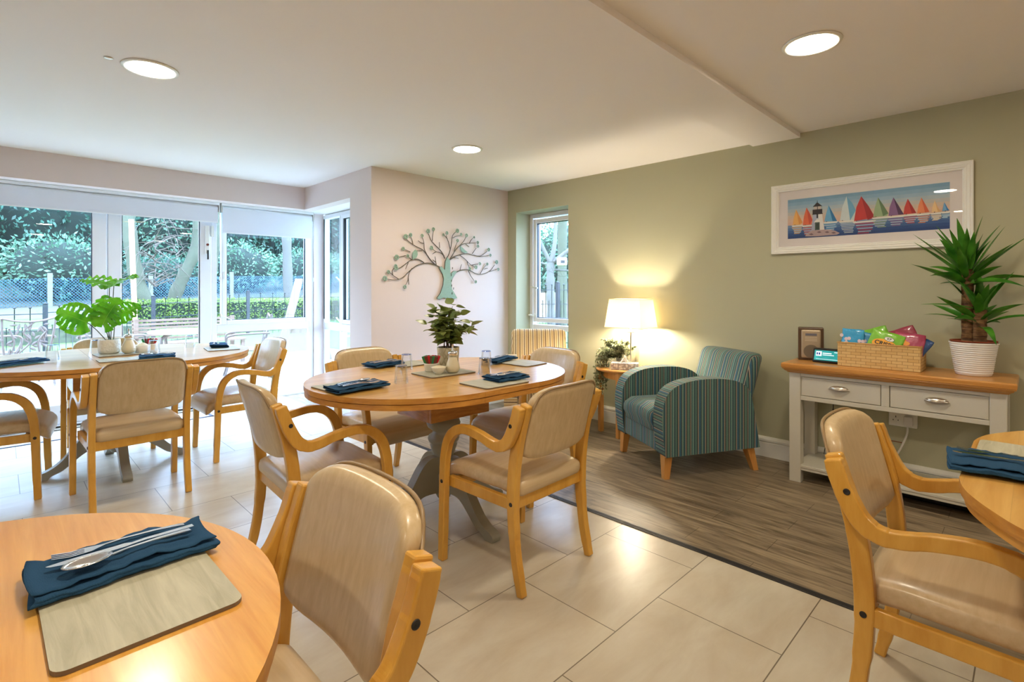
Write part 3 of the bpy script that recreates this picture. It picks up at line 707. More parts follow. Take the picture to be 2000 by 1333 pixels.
for (cx, cy), where, nS in (((1.742, 2.415), 'centre table', 12), ((.815, 4.78), 'left table', 8)):
    rnd = random.Random(4)
    cols = [('green', srgb(26, 120, 66)), ('green', srgb(30, 110, 60)), ('maroon', srgb(104, 46, 34)), ('maroon', srgb(120, 54, 40)), ('red', srgb(200, 20, 36)), ('cream', srgb(214, 196, 168)), ('brown', srgb(96, 62, 48)), ('red', srgb(190, 24, 40)), ('green', srgb(66, 84, 60)), ('brown', srgb(80, 60, 50)), ('maroon', srgb(110, 40, 30)), ('red', srgb(196, 20, 40))]
    for i in range(nS):
        nm, c = cols[i]; key = 'sachet_'+nm
        if key not in M: M[key] = plain(key, c, .35, var=.1, vscale=60)
        u = -1+2*i/(nS-1); o = G()
        o.rbox((0, 0, .028), (.009, .0016, .028), .0014, None, (4, 2, 6)); o = o.obj('sachet', key, None)
        sx = .7109; sy = -.7033
        off = .024*u; dp = .011*(1 if i % 2 else -1)
        o.location = (cx+sx*off+.7033*dp, cy+sy*off+.7109*dp, .840); o.rotation_euler = (rad(-7 if i % 2 else 7), rad(20*u), rad(-44.7+rnd.uniform(-12, 12)))
        tag(o, '%s paper sachet standing in the ramekin on the %s' % (nm, where), 'sachet', '%s sachets in the ramekin, %s' % (nm, where))
def bowl(loc, label, s=1, fill='sugar'):
    t = thing('bowl', label, 'bowl', loc); t.scale = (s, s, s)
    G().lathe([(.0001, 0), (.018, 0), (.02, .003), (.033, .016), (.040, .034), (.0405, .037), (.0375, .036), (.031, .018), (.016, .006), (.0001, .005)], 28, cap=False).obj('dish', 'porcelain', t)
    g = G(); n = 24; vs = []
    for j in range(6):
        r = j/5*.036
        for i in range(n): a = 2*pi*i/n; vs.append((r*cos(a), r*sin(a), .034+.008*(1-(j/5)**2)+.0022*sin(3*a+j)*(1-j/5)))
    g.add(vs, [(j*n+i, (j+1)*n+i, (j+1)*n+(i+1) % n, j*n+(i+1) % n) for j in range(5) for i in range(n)], 0, True); g.obj('filling', fill, t)
bowl((1.716, 2.31, .8066), 'small cream bowl heaped with sweetener in front of the sachets, centre table', 1.05)
t = thing('bowl', 'squat white sugar bowl between the pourer and the tumbler on the left table', 'bowl', (.755, 4.67, .8066))
G().lathe([(.0001, 0), (.042, 0), (.047, .004), (.048, .048), (.046, .052), (.043, .05), (.043, .006), (.0001, .006)], 28, cap=False).obj('dish', 'porcelain', t)
G().lathe([(.044, .046), (.03, .055), (.012, .066), (.0001, .07)], 24, cap=False).obj('filling', 'sugar', t)
# ================================================================== plants on the tables
def leaf_oval(g, base, dirv, up, L, W, fold=.25, droop=.2, mi=0, n=6, shape=.55):
    """pointed oval leaf made of two folded halves"""
    d = Vector(dirv).normalized(); u = Vector(up); s_ = d.cross(u)
    if s_.length < .05: s_ = d.orthogonal()
    s_.normalize(); u = s_.cross(d).normalized()
    vs = []
    for i in range(n+1):
        t = i/n; w = W*(sin(pi*t**shape) if t < 1 else 0)*.5
        c = Vector(base)+d*(L*t)-u*(droop*L*t*t)
        vs += [c-s_*w+u*(w*fold), c, c+s_*w+u*(w*fold)]
    fs = []
    for i in range(n): fs += [(i*3, i*3+1, (i+1)*3+1, (i+1)*3), (i*3+1, i*3+2, (i+1)*3+2, (i+1)*3+1)]
    g.add(vs, fs, mi, True)
# rubber plant, centre table
PC = (1.895, 2.455)
t = thing('potted_plant', 'leafy rubber plant in a pale grey patterned pot in the middle of the centre table', 'plant', (PC[0], PC[1], .8066))
g = G(); g.lathe([(.0001, 0), (.056, 0), (.060, .004), (.064, .09), (.0665, .118), (.066, .122), (.060, .122), (.058, .10), (.0001, .10)], 36, cap=False)
def pot_mat():
    m, nt, p = nmat('patterned_pot'); p.inputs['Roughness'].default_value = .5
    tc = N(nt, 'ShaderNodeTexCoord'); v = N(nt, 'ShaderNodeTexVoronoi', feature='DISTANCE_TO_EDGE', inp={'Scale': 38.0}); mp = N(nt, 'ShaderNodeMapping'); mp.inputs['Scale'].default_value = (1, 1, .6)
    nt.links.new(tc.outputs['Object'], mp.inputs[0]); nt.links.new(mp.outputs[0], v.inputs['Vector'])
    cr = N(nt, 'ShaderNodeValToRGB'); cr.color_ramp.elements[0].position = .06; cr.color_ramp.elements[0].color = srgb(168, 158, 128); cr.color_ramp.elements[1].position = .14; cr.color_ramp.elements[1].color = srgb(196, 188, 160)
    nt.links.new(v.outputs['Distance'], cr.inputs[0]); nt.links.new(cr.outputs[0], p.inputs['Base Color'])
    b = N(nt, 'ShaderNodeBump', inp={'Strength': .5, 'Distance': .004}); nt.links.new(cr.outputs[0], b.inputs['Height']); nt.links.new(b.outputs[0], p.inputs['Normal']); return m
pot = g.obj('pot', pot_mat(), t)
G().lathe([(.0001, .106), (.057, .104)], 24, cap=False).obj('soil', 'soil', t)
rnd = random.Random(12)
gs = G(); stems = []
for i in range(17):
    a = rnd.uniform(0, 2*pi); sp_r = rnd.uniform(.02, .125); hz = rnd.uniform(.10, .28)*(1.12-.35*sp_r/.125)
    if i == 0: a, sp_r, hz = rad(-45), .15, .15
    b = Vector((rnd.uniform(-.03, .03), rnd.uniform(-.03, .03), .105))
    e = Vector((cos(a)*sp_r, sin(a)*sp_r, .105+hz)); mid = b.lerp(e, .5)+Vector((cos(a)*-.012, sin(a)*-.012, .02))
    c = sp([b, mid, e], 5); gs.tube(c, [.0022*(1-.5*k/len(c)) for k in range(len(c))], 5); stems.append((c, a))
gs.obj('stems', 'stem', t)
g = G()
for c, a in stems:
    for k in range(12):
        q = c[min(len(c)-1, 3+int(k*.7))] if k < 9 else c[-1]
        aa = a+rnd.uniform(-1.7, 1.7)+k*2.3; el = rnd.uniform(-.35, .75)
        d = Vector((cos(aa), sin(aa), el)); L = rnd.uniform(.052, .078)
        pet = q+d.normalized()*.02; 
        leaf_oval(g, pet, d, (rnd.uniform(-.9, .9), rnd.uniform(-.9, .9), 1), L, L*.80, .12, rnd.uniform(0, .4), n=7, shape=.72)
g.obj('foliage', 'rubber', t)
# monstera, left table
MC = (.565, 4.735)
t = thing('potted_plant', 'bright green swiss cheese plant in a round white pot on the left table', 'plant', (MC[0], MC[1], .8066))
G().lathe([(.0001, 0), (.052, 0), (.062, .006), (.067, .03), (.068, .07), (.066, .095), (.064, .103), (.060, .103), (.060, .085), (.0001, .085)], 40, cap=False).obj('pot', plain('crackle_pot', srgb(226, 222, 210), .6, var=.04, bump=.6, bscale=60), t)
G().lathe([(.0001, .090), (.061, .088)], 24, cap=False).obj('soil', 'soil', t)
def monstera_leaf(name, base, tip_dir, face_up, L, stem_from):
    """leaf blade with side holes; base: where the petiole meets"""
    d = Vector(tip_dir).normalized(); u = Vector(face_up); s_ = d.cross(u).normalized(); u = s_.cross(d).normalized()
    g = G(); n = 34; m = 9
    def wid(t_): return .50*L*(max(0, sin(pi*min(1, (t_+.0)**.62)))**.72)
    vs = []; 
    for side in (-1, 1):
        o = len(vs)
        for i in range(n+1):
            t_ = i/n
            for j in range(m+1):
                q = j/m; back = -.17*(q**1.5)*(1-t_)**2*1.3; fwd = .20*q*(t_*(1-t_))*2
                w = wid(min(1, .02+t_*.98))*q
                p = Vector(base)+d*(L*(t_+back+fwd-.0)) + s_*(side*w) + u*(.16*w - .28*L*t_*t_ + .012*sin(t_*40)*q)
                vs.append(p)
        fs = []
        for i in range(n):
            for j in range(m):
                t_ = (i+.5)/n; q = (j+.5)/m
                ph = (t_*6.4+q*.55+(0 if side > 0 else .45)) % 1
                hole = .12 < t_ < .80 and .30 < q < .78 and ph < .30*(1-abs(q-.54)*1.6)
                if not hole:
                    f = (o+i*(m+1)+j, o+i*(m+1)+j+1, o+(i+1)*(m+1)+j+1, o+(i+1)*(m+1)+j); fs.append(f if side > 0 else f[::-1])
        g.f += [list(f) for f in fs]; g.m += [0]*len(fs); g.sm += [True]*len(fs)
    g.v = [tuple(p) for p in vs]
    lf = g.obj('leaf', 'monstera', t)
    gm = G(); gm.tube([Vector(base)+d*(L*k/8)+u*(-.28*L*(k/8)**2+.0012) for k in range(9)], [.0022*(1-k/10) for k in range(9)], 5); gm.obj('midrib', plain('midrib_green', srgb(130, 190, 50), .5) if 'mr' not in M else M['mr'], lf)
    a = Vector(stem_from); b = Vector(base); mid = a.lerp(b, .5)+Vector((0, 0, .01)); gs = G(); gs.tube(sp([a, mid, b], 6), .0028, 6); gs.obj('petiole', 'monstera_stem', t)
Rv = Vector((.7109, -.7033, 0)); Fv = Vector((.7033, .7109, 0)); Zv = Vector((0, 0, 1))
def V(r, f, z): return Rv*r+Fv*f+Zv*z
M['mr'] = plain('midrib_green', srgb(130, 190, 50), .5)
monstera_leaf('l', V(-.135, -.03, .225), V(-.75, -.2, .36), V(-.25, -1, .35), .23, V(-.02, 0, .09))
monstera_leaf('l', V(-.005, -.05, .215), V(.5, -.1, 1.0), V(.0, -1, .12), .21, V(.0, 0, .09))
monstera_leaf('l', V(-.045, .03, .24), V(-.35, .1, 1.0), V(.1, -1, .1), .20, V(.0, .01, .09))
monstera_leaf('l', V(.045, .0, .26), V(.75, .25, .55), V(.2, -1, .35), .17, V(.03, 0, .09))
monstera_leaf('l', V(.01, .03, .49), V(1.0, -.25, .62), V(-.35, -.25, 1), .20, V(.01, .0, .09))
monstera_leaf('l', V(-.03, .04, .49), V(-1.0, -.15, .50), V(.35, -.30, 1), .20, V(-.01, .01, .09))

# ================================================================== console table and its things
t = thing('console_table', 'grey painted console table with oak top and two drawers against the sage wall', 'console table', (3.735, .102, 0))
W_ = 1.05; D_ = .385
for i, (x, y) in enumerate(((0, 0), (0, W_-.068), (D_-.068, 0), (D_-.068, W_-.068))):
    g = G(); g.box((x, y, 0), (x+.068, y+.068, .722)); g.obj('leg', 'console', t, bevel=.003)
g = G()
g.box((.005, .068, .70), (.03, W_-.068, .722)); g.box((.005, .068, .545), (.03, W_-.068, .572)); g.box((.005, W_/2-.02, .572), (.03, W_/2+.02, .70))
g.box((.012, .068, .545), (D_-.02, .085, .722)); g.box((.012, W_-.085, .545), (D_-.02, W_-.068, .722)); g.box((D_-.03, .068, .545), (D_-.012, W_-.068, .722)); g.box((.03, .085, .545), (D_-.03, W_-.085, .556))
g.obj('frame', 'console', t, bevel=.002)
for y0, y1 in ((.071, W_/2-.023), (W_/2+.023, W_-.071)):
    g = G(); g.box((.008, y0, .575), (.026, y1, .697)); d = g.obj('drawer', 'console', t, bevel=.003)
    g = G(); g.box((.0075, y0+.004, .689), (.0085, y1-.004, .690)); g.obj('bead', 'ped', d)
    c = (y0+y1)/2; g = G(); n = 16; m = 8; vs = []
    for j in range(m+1):
        e = j/m*pi/2
        for i in range(n+1):
            u = -1+2*i/n; pr = (1-abs(u)**2.4)
            vs.append((.006-.024*sin(e)*pr**.6, c+u*.052*(1-.12*(1-cos(e))), .648+(.020*cos(e)*pr**.5)-.004+.0*u))
    g.add(vs, [(j*(n+1)+i, j*(n+1)+i+1, (j+1)*(n+1)+i+1, (j+1)*(n+1)+i) for j in range(m) for i in range(n)], 0, True)
    g.tube([(.004, c-.056, .642), (-.002, c-.05, .643), (-.016, c-.02, .642), (-.019, c, .641), (-.016, c+.02, .642), (-.002, c+.05, .643), (.004, c+.056, .642)], .003, 6)
    g.obj('cup_handle', 'nickel', d, solid=.0015)
g = G(); g.box((.004, .03, .10), (D_-.01, W_-.03, .118)); g.box((.008, .068, .082), (.022, W_-.068, .10)); g.obj('shelf', 'console', t, bevel=.003)
g = G(); e = .035
pr = [(.006, .722), (.010, .727), (.016, .732), (.024, .737), (.027, .742), (.027, .745), (.033, .746), (.036, .750), (.033, .754), (.0375, .755), (.0385, .758), (.0385, .778), (.036, .784), (.031, .786)]
# moulded top: stacked offset outlines
vs = []; k = 4
for off, z in pr: vs += [(-off, -off, z), (D_+.008, -off, z), (D_+.008, W_+off, z), (-off, W_+off, z)]
fs = [(j*4+i, j*4+(i+1) % 4, (j+1)*4+(i+1) % 4, (j+1)*4+i) for j in range(len(pr)-1) for i in range(4)]+[(3, 2, 1, 0), tuple(len(vs)-4+i for i in range(4))]
g.add(vs, fs, 0); g.obj('top', 'console_top', t)
CT = .7865
# radio
t = thing('radio', 'small brown radio with champagne front standing on the left of the console', 'radio', (3.985, 1.09, CT), rad(16))
g = G(); g.box((-.045, -.075, 0), (.055, .078, .222)); g.obj('case', plain('radio_case', srgb(86, 62, 40), .4), t, bevel=.005)
g = G(); g.rbox((-.049, 0, .112), (.006, .058, .096), .005, None, (3, 8, 12)); f = g.obj('front', plain('champagne', srgb(176, 158, 132), .4, metal=.3), t)
g = G(); g.box((-.0565, -.034, .168), (-.0545, .034, .184)); g.obj('display', plain('radio_display', srgb(112, 110, 120), .2), f)
g = G(); [g.box((-.057, -.036, z), (-.054, .036, z+.004)) for z in (.133, .144, .155)]; g.obj('buttons', plain('button_strip', srgb(210, 196, 170), .4), f)
g = G(); n = 30; g.add([(-.0558, .045*cos(2*pi*i/n), .062+.045*sin(2*pi*i/n)) for i in range(n)], [list(range(n))]); g.add([(-.0562, .043*cos(2*pi*i/n), .062+.043*sin(2*pi*i/n)) for i in range(n)], [list(range(n))], 0); g.obj('speaker_grille', plain('grille', srgb(150, 134, 110), .6, bump=.9, bscale=900), f)
# smart display
t = thing('smart_display', 'black smart display with a turquoise lit screen on the console beside the basket', 'display', (3.87, .965, CT), rad(-4))
g = G(); g.rbox((.0, 0, .048), (.009, .083, .047), .008, lambda x, y, z: Vector((x+.28*(z-.048), y, z)), (4, 10, 8)); g.rbox((.05, 0, .022), (.045, .06, .022), .012, None, (6, 8, 4)); g.obj('housing', 'dark', t)
def scr_mat():
    m = bpy.data.materials.new('screen'); m.use_nodes = True; nt = m.node_tree
    tc = N(nt, 'ShaderNodeTexCoord'); no = N(nt, 'ShaderNodeTexNoise', inp={'Scale': 14.0}); nt.links.new(tc.outputs['Object'], no.inputs[0])
    cr = N(nt, 'ShaderNodeValToRGB'); cr.color_ramp.elements[0].color = srgb(20, 120, 120); cr.color_ramp.elements[1].color = srgb(90, 220, 210); nt.links.new(no.outputs['Fac'], cr.inputs[0])
    e = N(nt, 'ShaderNodeEmission', inp={'Strength': .42}); nt.links.new(cr.outputs[0], e.inputs[0]); nt.links.new(e.outputs[0], nt.nodes['Material Output'].inputs[0]); return m
def onscr(g, y0, y1, z0, z1, k): g.add([(-.0096-k+.28*(z-.048), y, z) for y, z in ((y0, z0), (y0, z1), (y1, z1), (y1, z0))], [(0, 1, 2, 3)])
g = G(); onscr(g, -.071, .071, .017, .081, .0004); sc = g.obj('screen', scr_mat(), t)
EW = emis('screen_white', (.9, .97, 1, 1), .6)
g = G(); onscr(g, .028, .062, .044, .074, .0008); onscr(g, -.03, .022, .060, .066, .0008); onscr(g, -.045, .022, .050, .054, .0008); onscr(g, -.07, -.045, .070, .074, .0008); onscr(g, -.07, .06, .024, .026, .0008); g.obj('screen_icons', EW, sc)
g = G(); onscr(g, .037, .046, .052, .066, .0012); onscr(g, .050, .058, .052, .066, .0012); g.obj('screen_glyph', emis('screen_navy', srgb(20, 40, 90), 1), sc)
# small bottle between radio and basket
t = thing('bottle', 'small clear bottle half hidden between the radio and the basket', 'bottle', (3.99, .90, CT))
G().lathe([(.0001, 0), (.028, 0), (.03, .004), (.03, .085), (.022, .105), (.011, .118), (.011, .13)], 20, cap=False).obj('body', 'glass', t)
G().lathe([(.0305, .055), (.0305, .078)], 20, cap=False).obj('label', 'white_pot', t)
G().lathe([(.012, .128), (.012, .142), (.0001, .143)], 14).obj('cap', 'white_pot', t)
# basket
def weave():
    m, nt, p = nmat('woven_reed'); p.inputs['Roughness'].default_value = .65
    tc = N(nt, 'ShaderNodeTexCoord'); mp = N(nt, 'ShaderNodeMapping'); mp.inputs['Rotation'].default_value = (0, rad(90), 0)
    sepx = N(nt, 'ShaderNodeSeparateXYZ'); nt.links.new(tc.outputs['Object'], sepx.inputs[0])
    ad = N(nt, 'ShaderNodeMath', operation='ADD'); nt.links.new(sepx.outputs[0], ad.inputs[0]); nt.links.new(sepx.outputs[1], ad.inputs[1])
    cb = N(nt, 'ShaderNodeCombineXYZ'); nt.links.new(ad.outputs[0], cb.inputs[0]); nt.links.new(sepx.outputs[2], cb.inputs[1])
    br = N(nt, 'ShaderNodeTexBrick', offset=.5, inp={'Color1': srgb(228, 192, 128), 'Color2': srgb(212, 168, 100), 'Mortar': srgb(160, 116, 62), 'Scale': 1.0, 'Mortar Size': .0012, 'Mortar Smooth': .6, 'Bias': -.3, 'Brick Width': .052, 'Row Height': .0185})
    nt.links.new(cb.outputs[0], br.inputs['Vector'])
    wv = N(nt, 'ShaderNodeTexWave', wave_type='BANDS', bands_direction='Y', inp={'Scale': 110.0, 'Distortion': 1.5}); nt.links.new(cb.outputs[0], wv.inputs['Vector'])
    mu = N(nt, 'ShaderNodeMix', data_type='RGBA', blend_type='MULTIPLY'); mu.inputs[0].default_value = .25; nt.links.new(br.outputs[0], mu.inputs[6]); nt.links.new(wv.outputs[0], mu.inputs[7])
    nt.links.new(mu.outputs[2], p.inputs['Base Color'])
    b = N(nt, 'ShaderNodeBump', inp={'Strength': .6, 'Distance': .003}); b.invert = True; nt.links.new(br.outputs[1], b.inputs['Height']); nt.links.new(b.outputs[0], p.inputs['Normal']); return m
BX0, BX1, BY0, BY1 = 3.80, 4.02, .468, .888
t = thing('basket', 'rectangular woven reed basket full of crisp packets on the console', 'basket', ((BX0+BX1)/2, (BY0+BY1)/2, CT))
a = (BX1-BX0)/2; b = (BY1-BY0)/2
g = G(); h_ = .148
for q in ((-a, -b, -a+.008, b), (a-.008, -b, a, b), (-a+.008, -b, a-.008, -b+.008), (-a+.008, b-.008, a-.008, b)): g.box((q[0], q[1], 0), (q[2], q[3], h_))
g.box((-a+.008, -b+.008, 0), (a-.008, b-.008, .006)); g.obj('body', weave(), t, bevel=.003)
g = G(); g.tube([(-a, -b, h_), (a, -b, h_), (a, b, h_), (-a, b, h_)], .005, 6, closed=True); g.obj('rim', plain('rim_reed', srgb(206, 160, 96), .6), t)
# crisp packets
def packet(loc, rot, size, c1, label, art=None):
    M_ = plain('foil_'+label[:14], c1, .36, var=.14, vscale=22, spec=.6, bump=.35, bscale=40, coat=.3)
    t = thing('crisp_packet', label, 'crisp packet', loc); t.rotation_euler = rot
    w, h = size
    def fn(x, y, z):
        k = max(0, 1-(x/(w/2))**2)*max(0, 1-abs(z/(h/2))**3)
        return Vector((x+.0015*sin(z*60), y*(.06+1.0*k**.5)+.002*sin(x*70+z*50)*k, z+.0015*sin(x*50)))
    G().rbox((0, 0, 0), (w/2, .015, h/2), .0015, fn, (18, 4, 14)).obj('bag', M_, t)
    if art: art(t, w, h)
    return t
BASEZ = CT+.145
def disc(t, name, cx, cz, rx, rz_, mat, y=-.0175, n=24):
    g = G(); vs = [(cx+rx*cos(2*pi*i/n), y-.0008*k, cz+rz_*sin(2*pi*i/n)) for k in (0,) for i in range(n)]; g.add(vs, [list(range(n))]); return g.obj(name, mat, t, solid=.0006)
def text(t, s, size, loc, mat, name='lettering', rot=0):
    cu = bpy.data.curves.new(name, 'FONT'); cu.body = s; cu.size = size; cu.extrude = .0004; cu.align_x = 'CENTER'; cu.align_y = 'CENTER'; cu.offset = size*.022
    o = bpy.data.objects.new('tmp_text', cu); col.objects.link(o); bpy.context.view_layer.update()
    me = bpy.data.meshes.new_from_object(o.evaluated_get(bpy.context.evaluated_depsgraph_get())); bpy.data.objects.remove(o); bpy.data.curves.remove(cu)
    me.materials.clear(); me.materials.append(mat); q = bpy.data.objects.new(name, me); col.objects.link(q); q.parent = t; q.location = loc; q.rotation_euler = (rad(90), rot, 0); return q
MB_ = plain('print_black', srgb(24, 22, 24), .4); MY_ = plain('print_orange', srgb(242, 168, 30), .35); MW_ = plain('print_white', srgb(240, 240, 236), .4)
def art_green(t, w, h):
    disc(t, 'badge', .0, -.022, .064, .034, MY_, -.0170); disc(t, 'badge', .015, .018, .026, .014, MB_, -.0180); disc(t, 'badge', .015, .018, .024, .012, MW_, -.0188)
    text(t, 'KP', .019, (.015, -.0198, .018), MB_); text(t, 'CRISPS', .034, (.0, -.0185, -.018), MB_)
def art_pink(t, w, h):
    disc(t, 'picture', -.03, .012, .018, .014, plain('print_tangerine', srgb(232, 120, 40), .4), -.0172); disc(t, 'picture', -.012, -.004, .02, .013, plain('print_amber', srgb(240, 150, 50), .4), -.0176); disc(t, 'picture', .02, -.03, .034, .012, MY_, -.0168)
def art_blue(t, w, h):
    r_ = random.Random(3)
    for i in range(8): disc(t, 'picture', r_.uniform(-.06, .06), r_.uniform(-.03, .04), .010, .011, plain('print_pale', srgb(226, 206, 214), .4) if 'pp' not in M else M['pp'], -.0172)
M['pp'] = plain('print_pale', srgb(226, 206, 214), .4)
RY = rad(-90)  # packets face the room (-x)
packet((3.865, .82, BASEZ+.012), (rad(-6), rad(4), RY), (.12, .15), srgb(48, 160, 214), 'sky blue crisp packet at the left end of the basket', art_blue)
packet((3.895, .745, BASEZ-.005), (rad(-8), rad(14), RY), (.13, .14), srgb(44, 150, 208), 'second sky blue crisp packet, lower, next to the green ones', art_blue)
packet((3.95, .70, BASEZ+.02), (rad(-14), rad(-18), RY), (.13, .16), srgb(120, 190, 40), 'green crisp packet tilted behind the lettered one', None)
packet((3.862, .645, BASEZ+.018), (rad(-14), rad(16), RY), (.17, .125), srgb(126, 196, 52), 'green crisp packet lettered in black on an orange badge', art_green)
packet((3.955, .57, BASEZ+.032), (rad(-12), rad(-22), RY), (.15, .14), srgb(150, 40, 70), 'magenta crisp packet standing tallest at the back of the basket', None)
packet((3.885, .535, BASEZ+.012), (rad(-18), rad(6), RY), (.15, .13), srgb(168, 56, 92), 'magenta crisp packet with orange pictures at the right of the basket', art_pink)
packet((3.90, .487, BASEZ+.004), (rad(-18), rad(30), RY), (.10, .11), srgb(28, 72, 130), 'dark blue crisp packet poking out at the right end of the basket', None)
# yucca
YC = (3.93, .247)
t = thing('yucca_plant', 'tall yucca with two rough trunks in a ribbed white pot on the console', 'plant', (YC[0], YC[1], CT))
pr = [(.0001, 0), (.088, 0), (.092, .004)]
for i in range(14):
    z = .012+i*.0115; r = .0925+.030*(z/.18); pr += [(r, z), (r+.003, z+.0035), (r+.003, z+.0065), (r, z+.010)]
pr += [(.126, .178), (.128, .186), (.123, .186), (.118, .165), (.0001, .16)]
pr = [(r*.86, z) for r, z in pr]
G().lathe(pr, 44, cap=False).obj('pot', 'white_pot', t)
G().lathe([(r*.86, z) for r, z in [(.112, .165), (.117, .19), (.121, .19), (.121, .195), (.112, .195), (.108, .175)]], 36, cap=False).obj('inner_pot', 'terracotta', t)
G().lathe([(.0001, .184), (.095, .178)], 24, cap=False).obj('soil', 'soil', t)
def trunk_mat():
    m, nt, p = nmat('yucca_trunk'); p.inputs['Roughness'].default_value = .9
    tc = N(nt, 'ShaderNodeTexCoord'); mp = N(nt, 'ShaderNodeMapping'); mp.inputs['Scale'].default_value = (14, 14, 60); nt.links.new(tc.outputs['Object'], mp.inputs[0])
    no = N(nt, 'ShaderNodeTexNoise', inp={'Scale': 1.0, 'Detail': 5.0}); nt.links.new(mp.outputs[0], no.inputs['Vector'])
    cr = N(nt, 'ShaderNodeValToRGB'); cr.color_ramp.elements[0].position = .35; cr.color_ramp.elements[0].color = srgb(72, 46, 26); cr.color_ramp.elements[1].position = .65; cr.color_ramp.elements[1].color = srgb(140, 104, 66)
    nt.links.new(no.outputs['Fac'], cr.inputs[0]); nt.links.new(cr.outputs[0], p.inputs['Base Color'])
    b = N(nt, 'ShaderNodeBump', inp={'Strength': 1.0, 'Distance': .01}); nt.links.new(no.outputs['Fac'], b.inputs['Height']); nt.links.new(b.outputs[0], p.inputs['Normal']); return m
TM = trunk_mat(); rnd = random.Random(5)
tr_tops = []
for (r_, f_, h, rr) in ((-.016, .02, .60, .027), (.018, -.02, .37, .031)):
    b = V(r_, f_, .175); n = 12
    pts = [b+Zv*(h-.175)*k/n+V(-.0*k, 0, 0) for k in range(n+1)]
    G().tube(pts, [rr*(1+.05*sin(k*2.3)) for k in range(n+1)], 14).obj('trunk', TM, t); tr_tops.append((pts[-1], pts))
def blade(g, base, az, el, L, W, droop):
    d = Vector((cos(az)*cos(el), sin(az)*cos(el), sin(el))); s_ = Vector((-sin(az), cos(az), 0)); s_ = Matrix.Rotation(rnd.uniform(-.9, .9), 3, d) @ s_; u = s_.cross(d)
    if u.z < 0: u = -u
    n = 9; vs = []
    for i in range(n+1):
        t_ = i/n; w = W*(.35+.65*min(1, t_*2.6))*(1-t_**2.4)*.5 if t_ < 1 else 0.0006
        c = Vector(base)+d*(L*t_)-Zv*(droop*L*t_*t_)
        if base[0]+YC[0] < 5: 
            c.x = min(c.x, 4.13-YC[0])
        vs += [c-s_*w+u*w*.35, c, c+s_*w+u*w*.35]
    fs = []
    for i in range(n): fs += [(i*3, i*3+1, (i+1)*3+1, (i+1)*3), (i*3+1, i*3+2, (i+1)*3+2, (i+1)*3+1)]
    g.add(vs, fs, 0, True)
for ti, (top, pts) in enumerate(tr_tops):
    g = G(); nb = 44 if ti == 0 else 30
    for i in range(nb):
        q = i/nb; az = i*2.399+ti; el = rad(20+64*q+rnd.uniform(-14, 10)); L = rnd.uniform(.26, .38)*(1 if ti == 0 else .9)
        if cos(az) > .3: L *= .62
        blade(g, top-Zv*(.09*(1-q))*1.2, az, el, L, .050, rnd.uniform(.05, .45)*(1-q*.6))
    if ti == 1: blade(g, top, rad(135), rad(12), .34, .03, .12)
    g.obj('leaves', 'yucca', t)
# socket and cables under the console
t = thing('double_socket', 'white double wall socket with a plug below the console drawers', 'socket', (4.145, .60, .43))
g = G(); g.box((-.012, -.075, -.045), (.004, .075, .045)); g.obj('plate', 'white', t, bevel=.004)
g = G(); g.box((-.045, -.055, -.03), (-.012, -.008, .03)); g.obj('plug', 'white_pot', t, bevel=.006)
g = G(); [g.box((-.0135, y, z), (-.0122, y+.004, z+.008)) for y in (.022, .048) for z in (-.01,)]; g.box((-.0135, .034, .01), (-.0122, .038, .022)); g.obj('slots', 'dark', t)
g = G(); g.tube(sp([(4.10, .57, .40), (4.09, .575, .34), (4.10, .62, .22), (4.09, .66, .12+.05), (4.07, .70, .125)], 6), .006, 8); tag(g.obj('white_cable', 'white_pot'), 'thick white cable hanging from the socket behind the console', 'cable')
g = G(); g.tube(sp([(4.08, .985, .70), (4.09, .98, .45), (4.09, .985, .34), (4.09, 1.02, .22), (4.08, 1.035, .125)], 6), .0025, 6); tag(g.obj('black_cable', 'dark'), 'thin black cable hanging down behind the console on the left, upper strand', 'cable')
g = G(); g.tube(sp([(4.075, .98, .45), (4.08, .972, .34), (4.085, .955, .22), (4.08, .94, .125)], 6), .0025, 6); tag(g.obj('black_cable', 'dark'), 'thin black cable branching right behind the console on the left', 'cable')
g = G(); g.tube(sp([(4.142, .72, .28), (4.142, .66, .282), (4.142, .60, .28)], 4), .0025, 6); tag(g.obj('copper_pipe_clip', 'terracotta'), 'short thin brownish wire on the wall behind the white cable', 'wire')
g = G(); g.rbox((3.98, .42, .03), (.07, .18, .028), .012, None, (6, 10, 4)); tag(g.obj('black_bag', 'dark'), 'dark flat case lying on the floor under the console shelf', 'case')

# ================================================================== picture
PX = 4.15
t = thing('framed_picture', 'wide white framed print of colourful sailing boats and a lighthouse on the sage wall', 'picture', (PX, .83, 1.79))
def PY(y): return y-.83
def PZ(z): return z-1.79
y0, y1, z0, z1 = .258, 1.397, 1.534, 2.045
g = G()
pr = [(0, -.002), (0, -.026), (.006, -.030), (.013, -.026), (.017, -.030), (.030, -.024), (.034, -.027), (.042, -.020), (.046, -.022), (.052, -.014), (.052, -.002)]
vs = []
for off, x in pr: vs += [(x, PY(y0+off), PZ(z0+off)), (x, PY(y1-off), PZ(z0+off)), (x, PY(y1-off), PZ(z1-off)), (x, PY(y0+off), PZ(z1-off))]
g.add(vs, [(j*4+i, (j+1)*4+i, (j+1)*4+(i+1) % 4, j*4+(i+1) % 4) for j in range(len(pr)-1) for i in range(4)]); g.obj('frame', 'white', t, bevel=.0012)
g = G(); g.box((-.010, PY(.30), PZ(1.575)), (-.006, PY(1.355), PZ(2.003))); g.obj('mount', plain('mount_card', srgb(232, 226, 224), .8), t)
g = G(); g.add([(-.0135, PY(y), PZ(z)) for y, z in ((.30, 1.576), (.30, 2.0), (1.35, 2.0), (1.35, 1.576))], [(0, 1, 2, 3)]); g.obj('glazing', 'picglass', t)
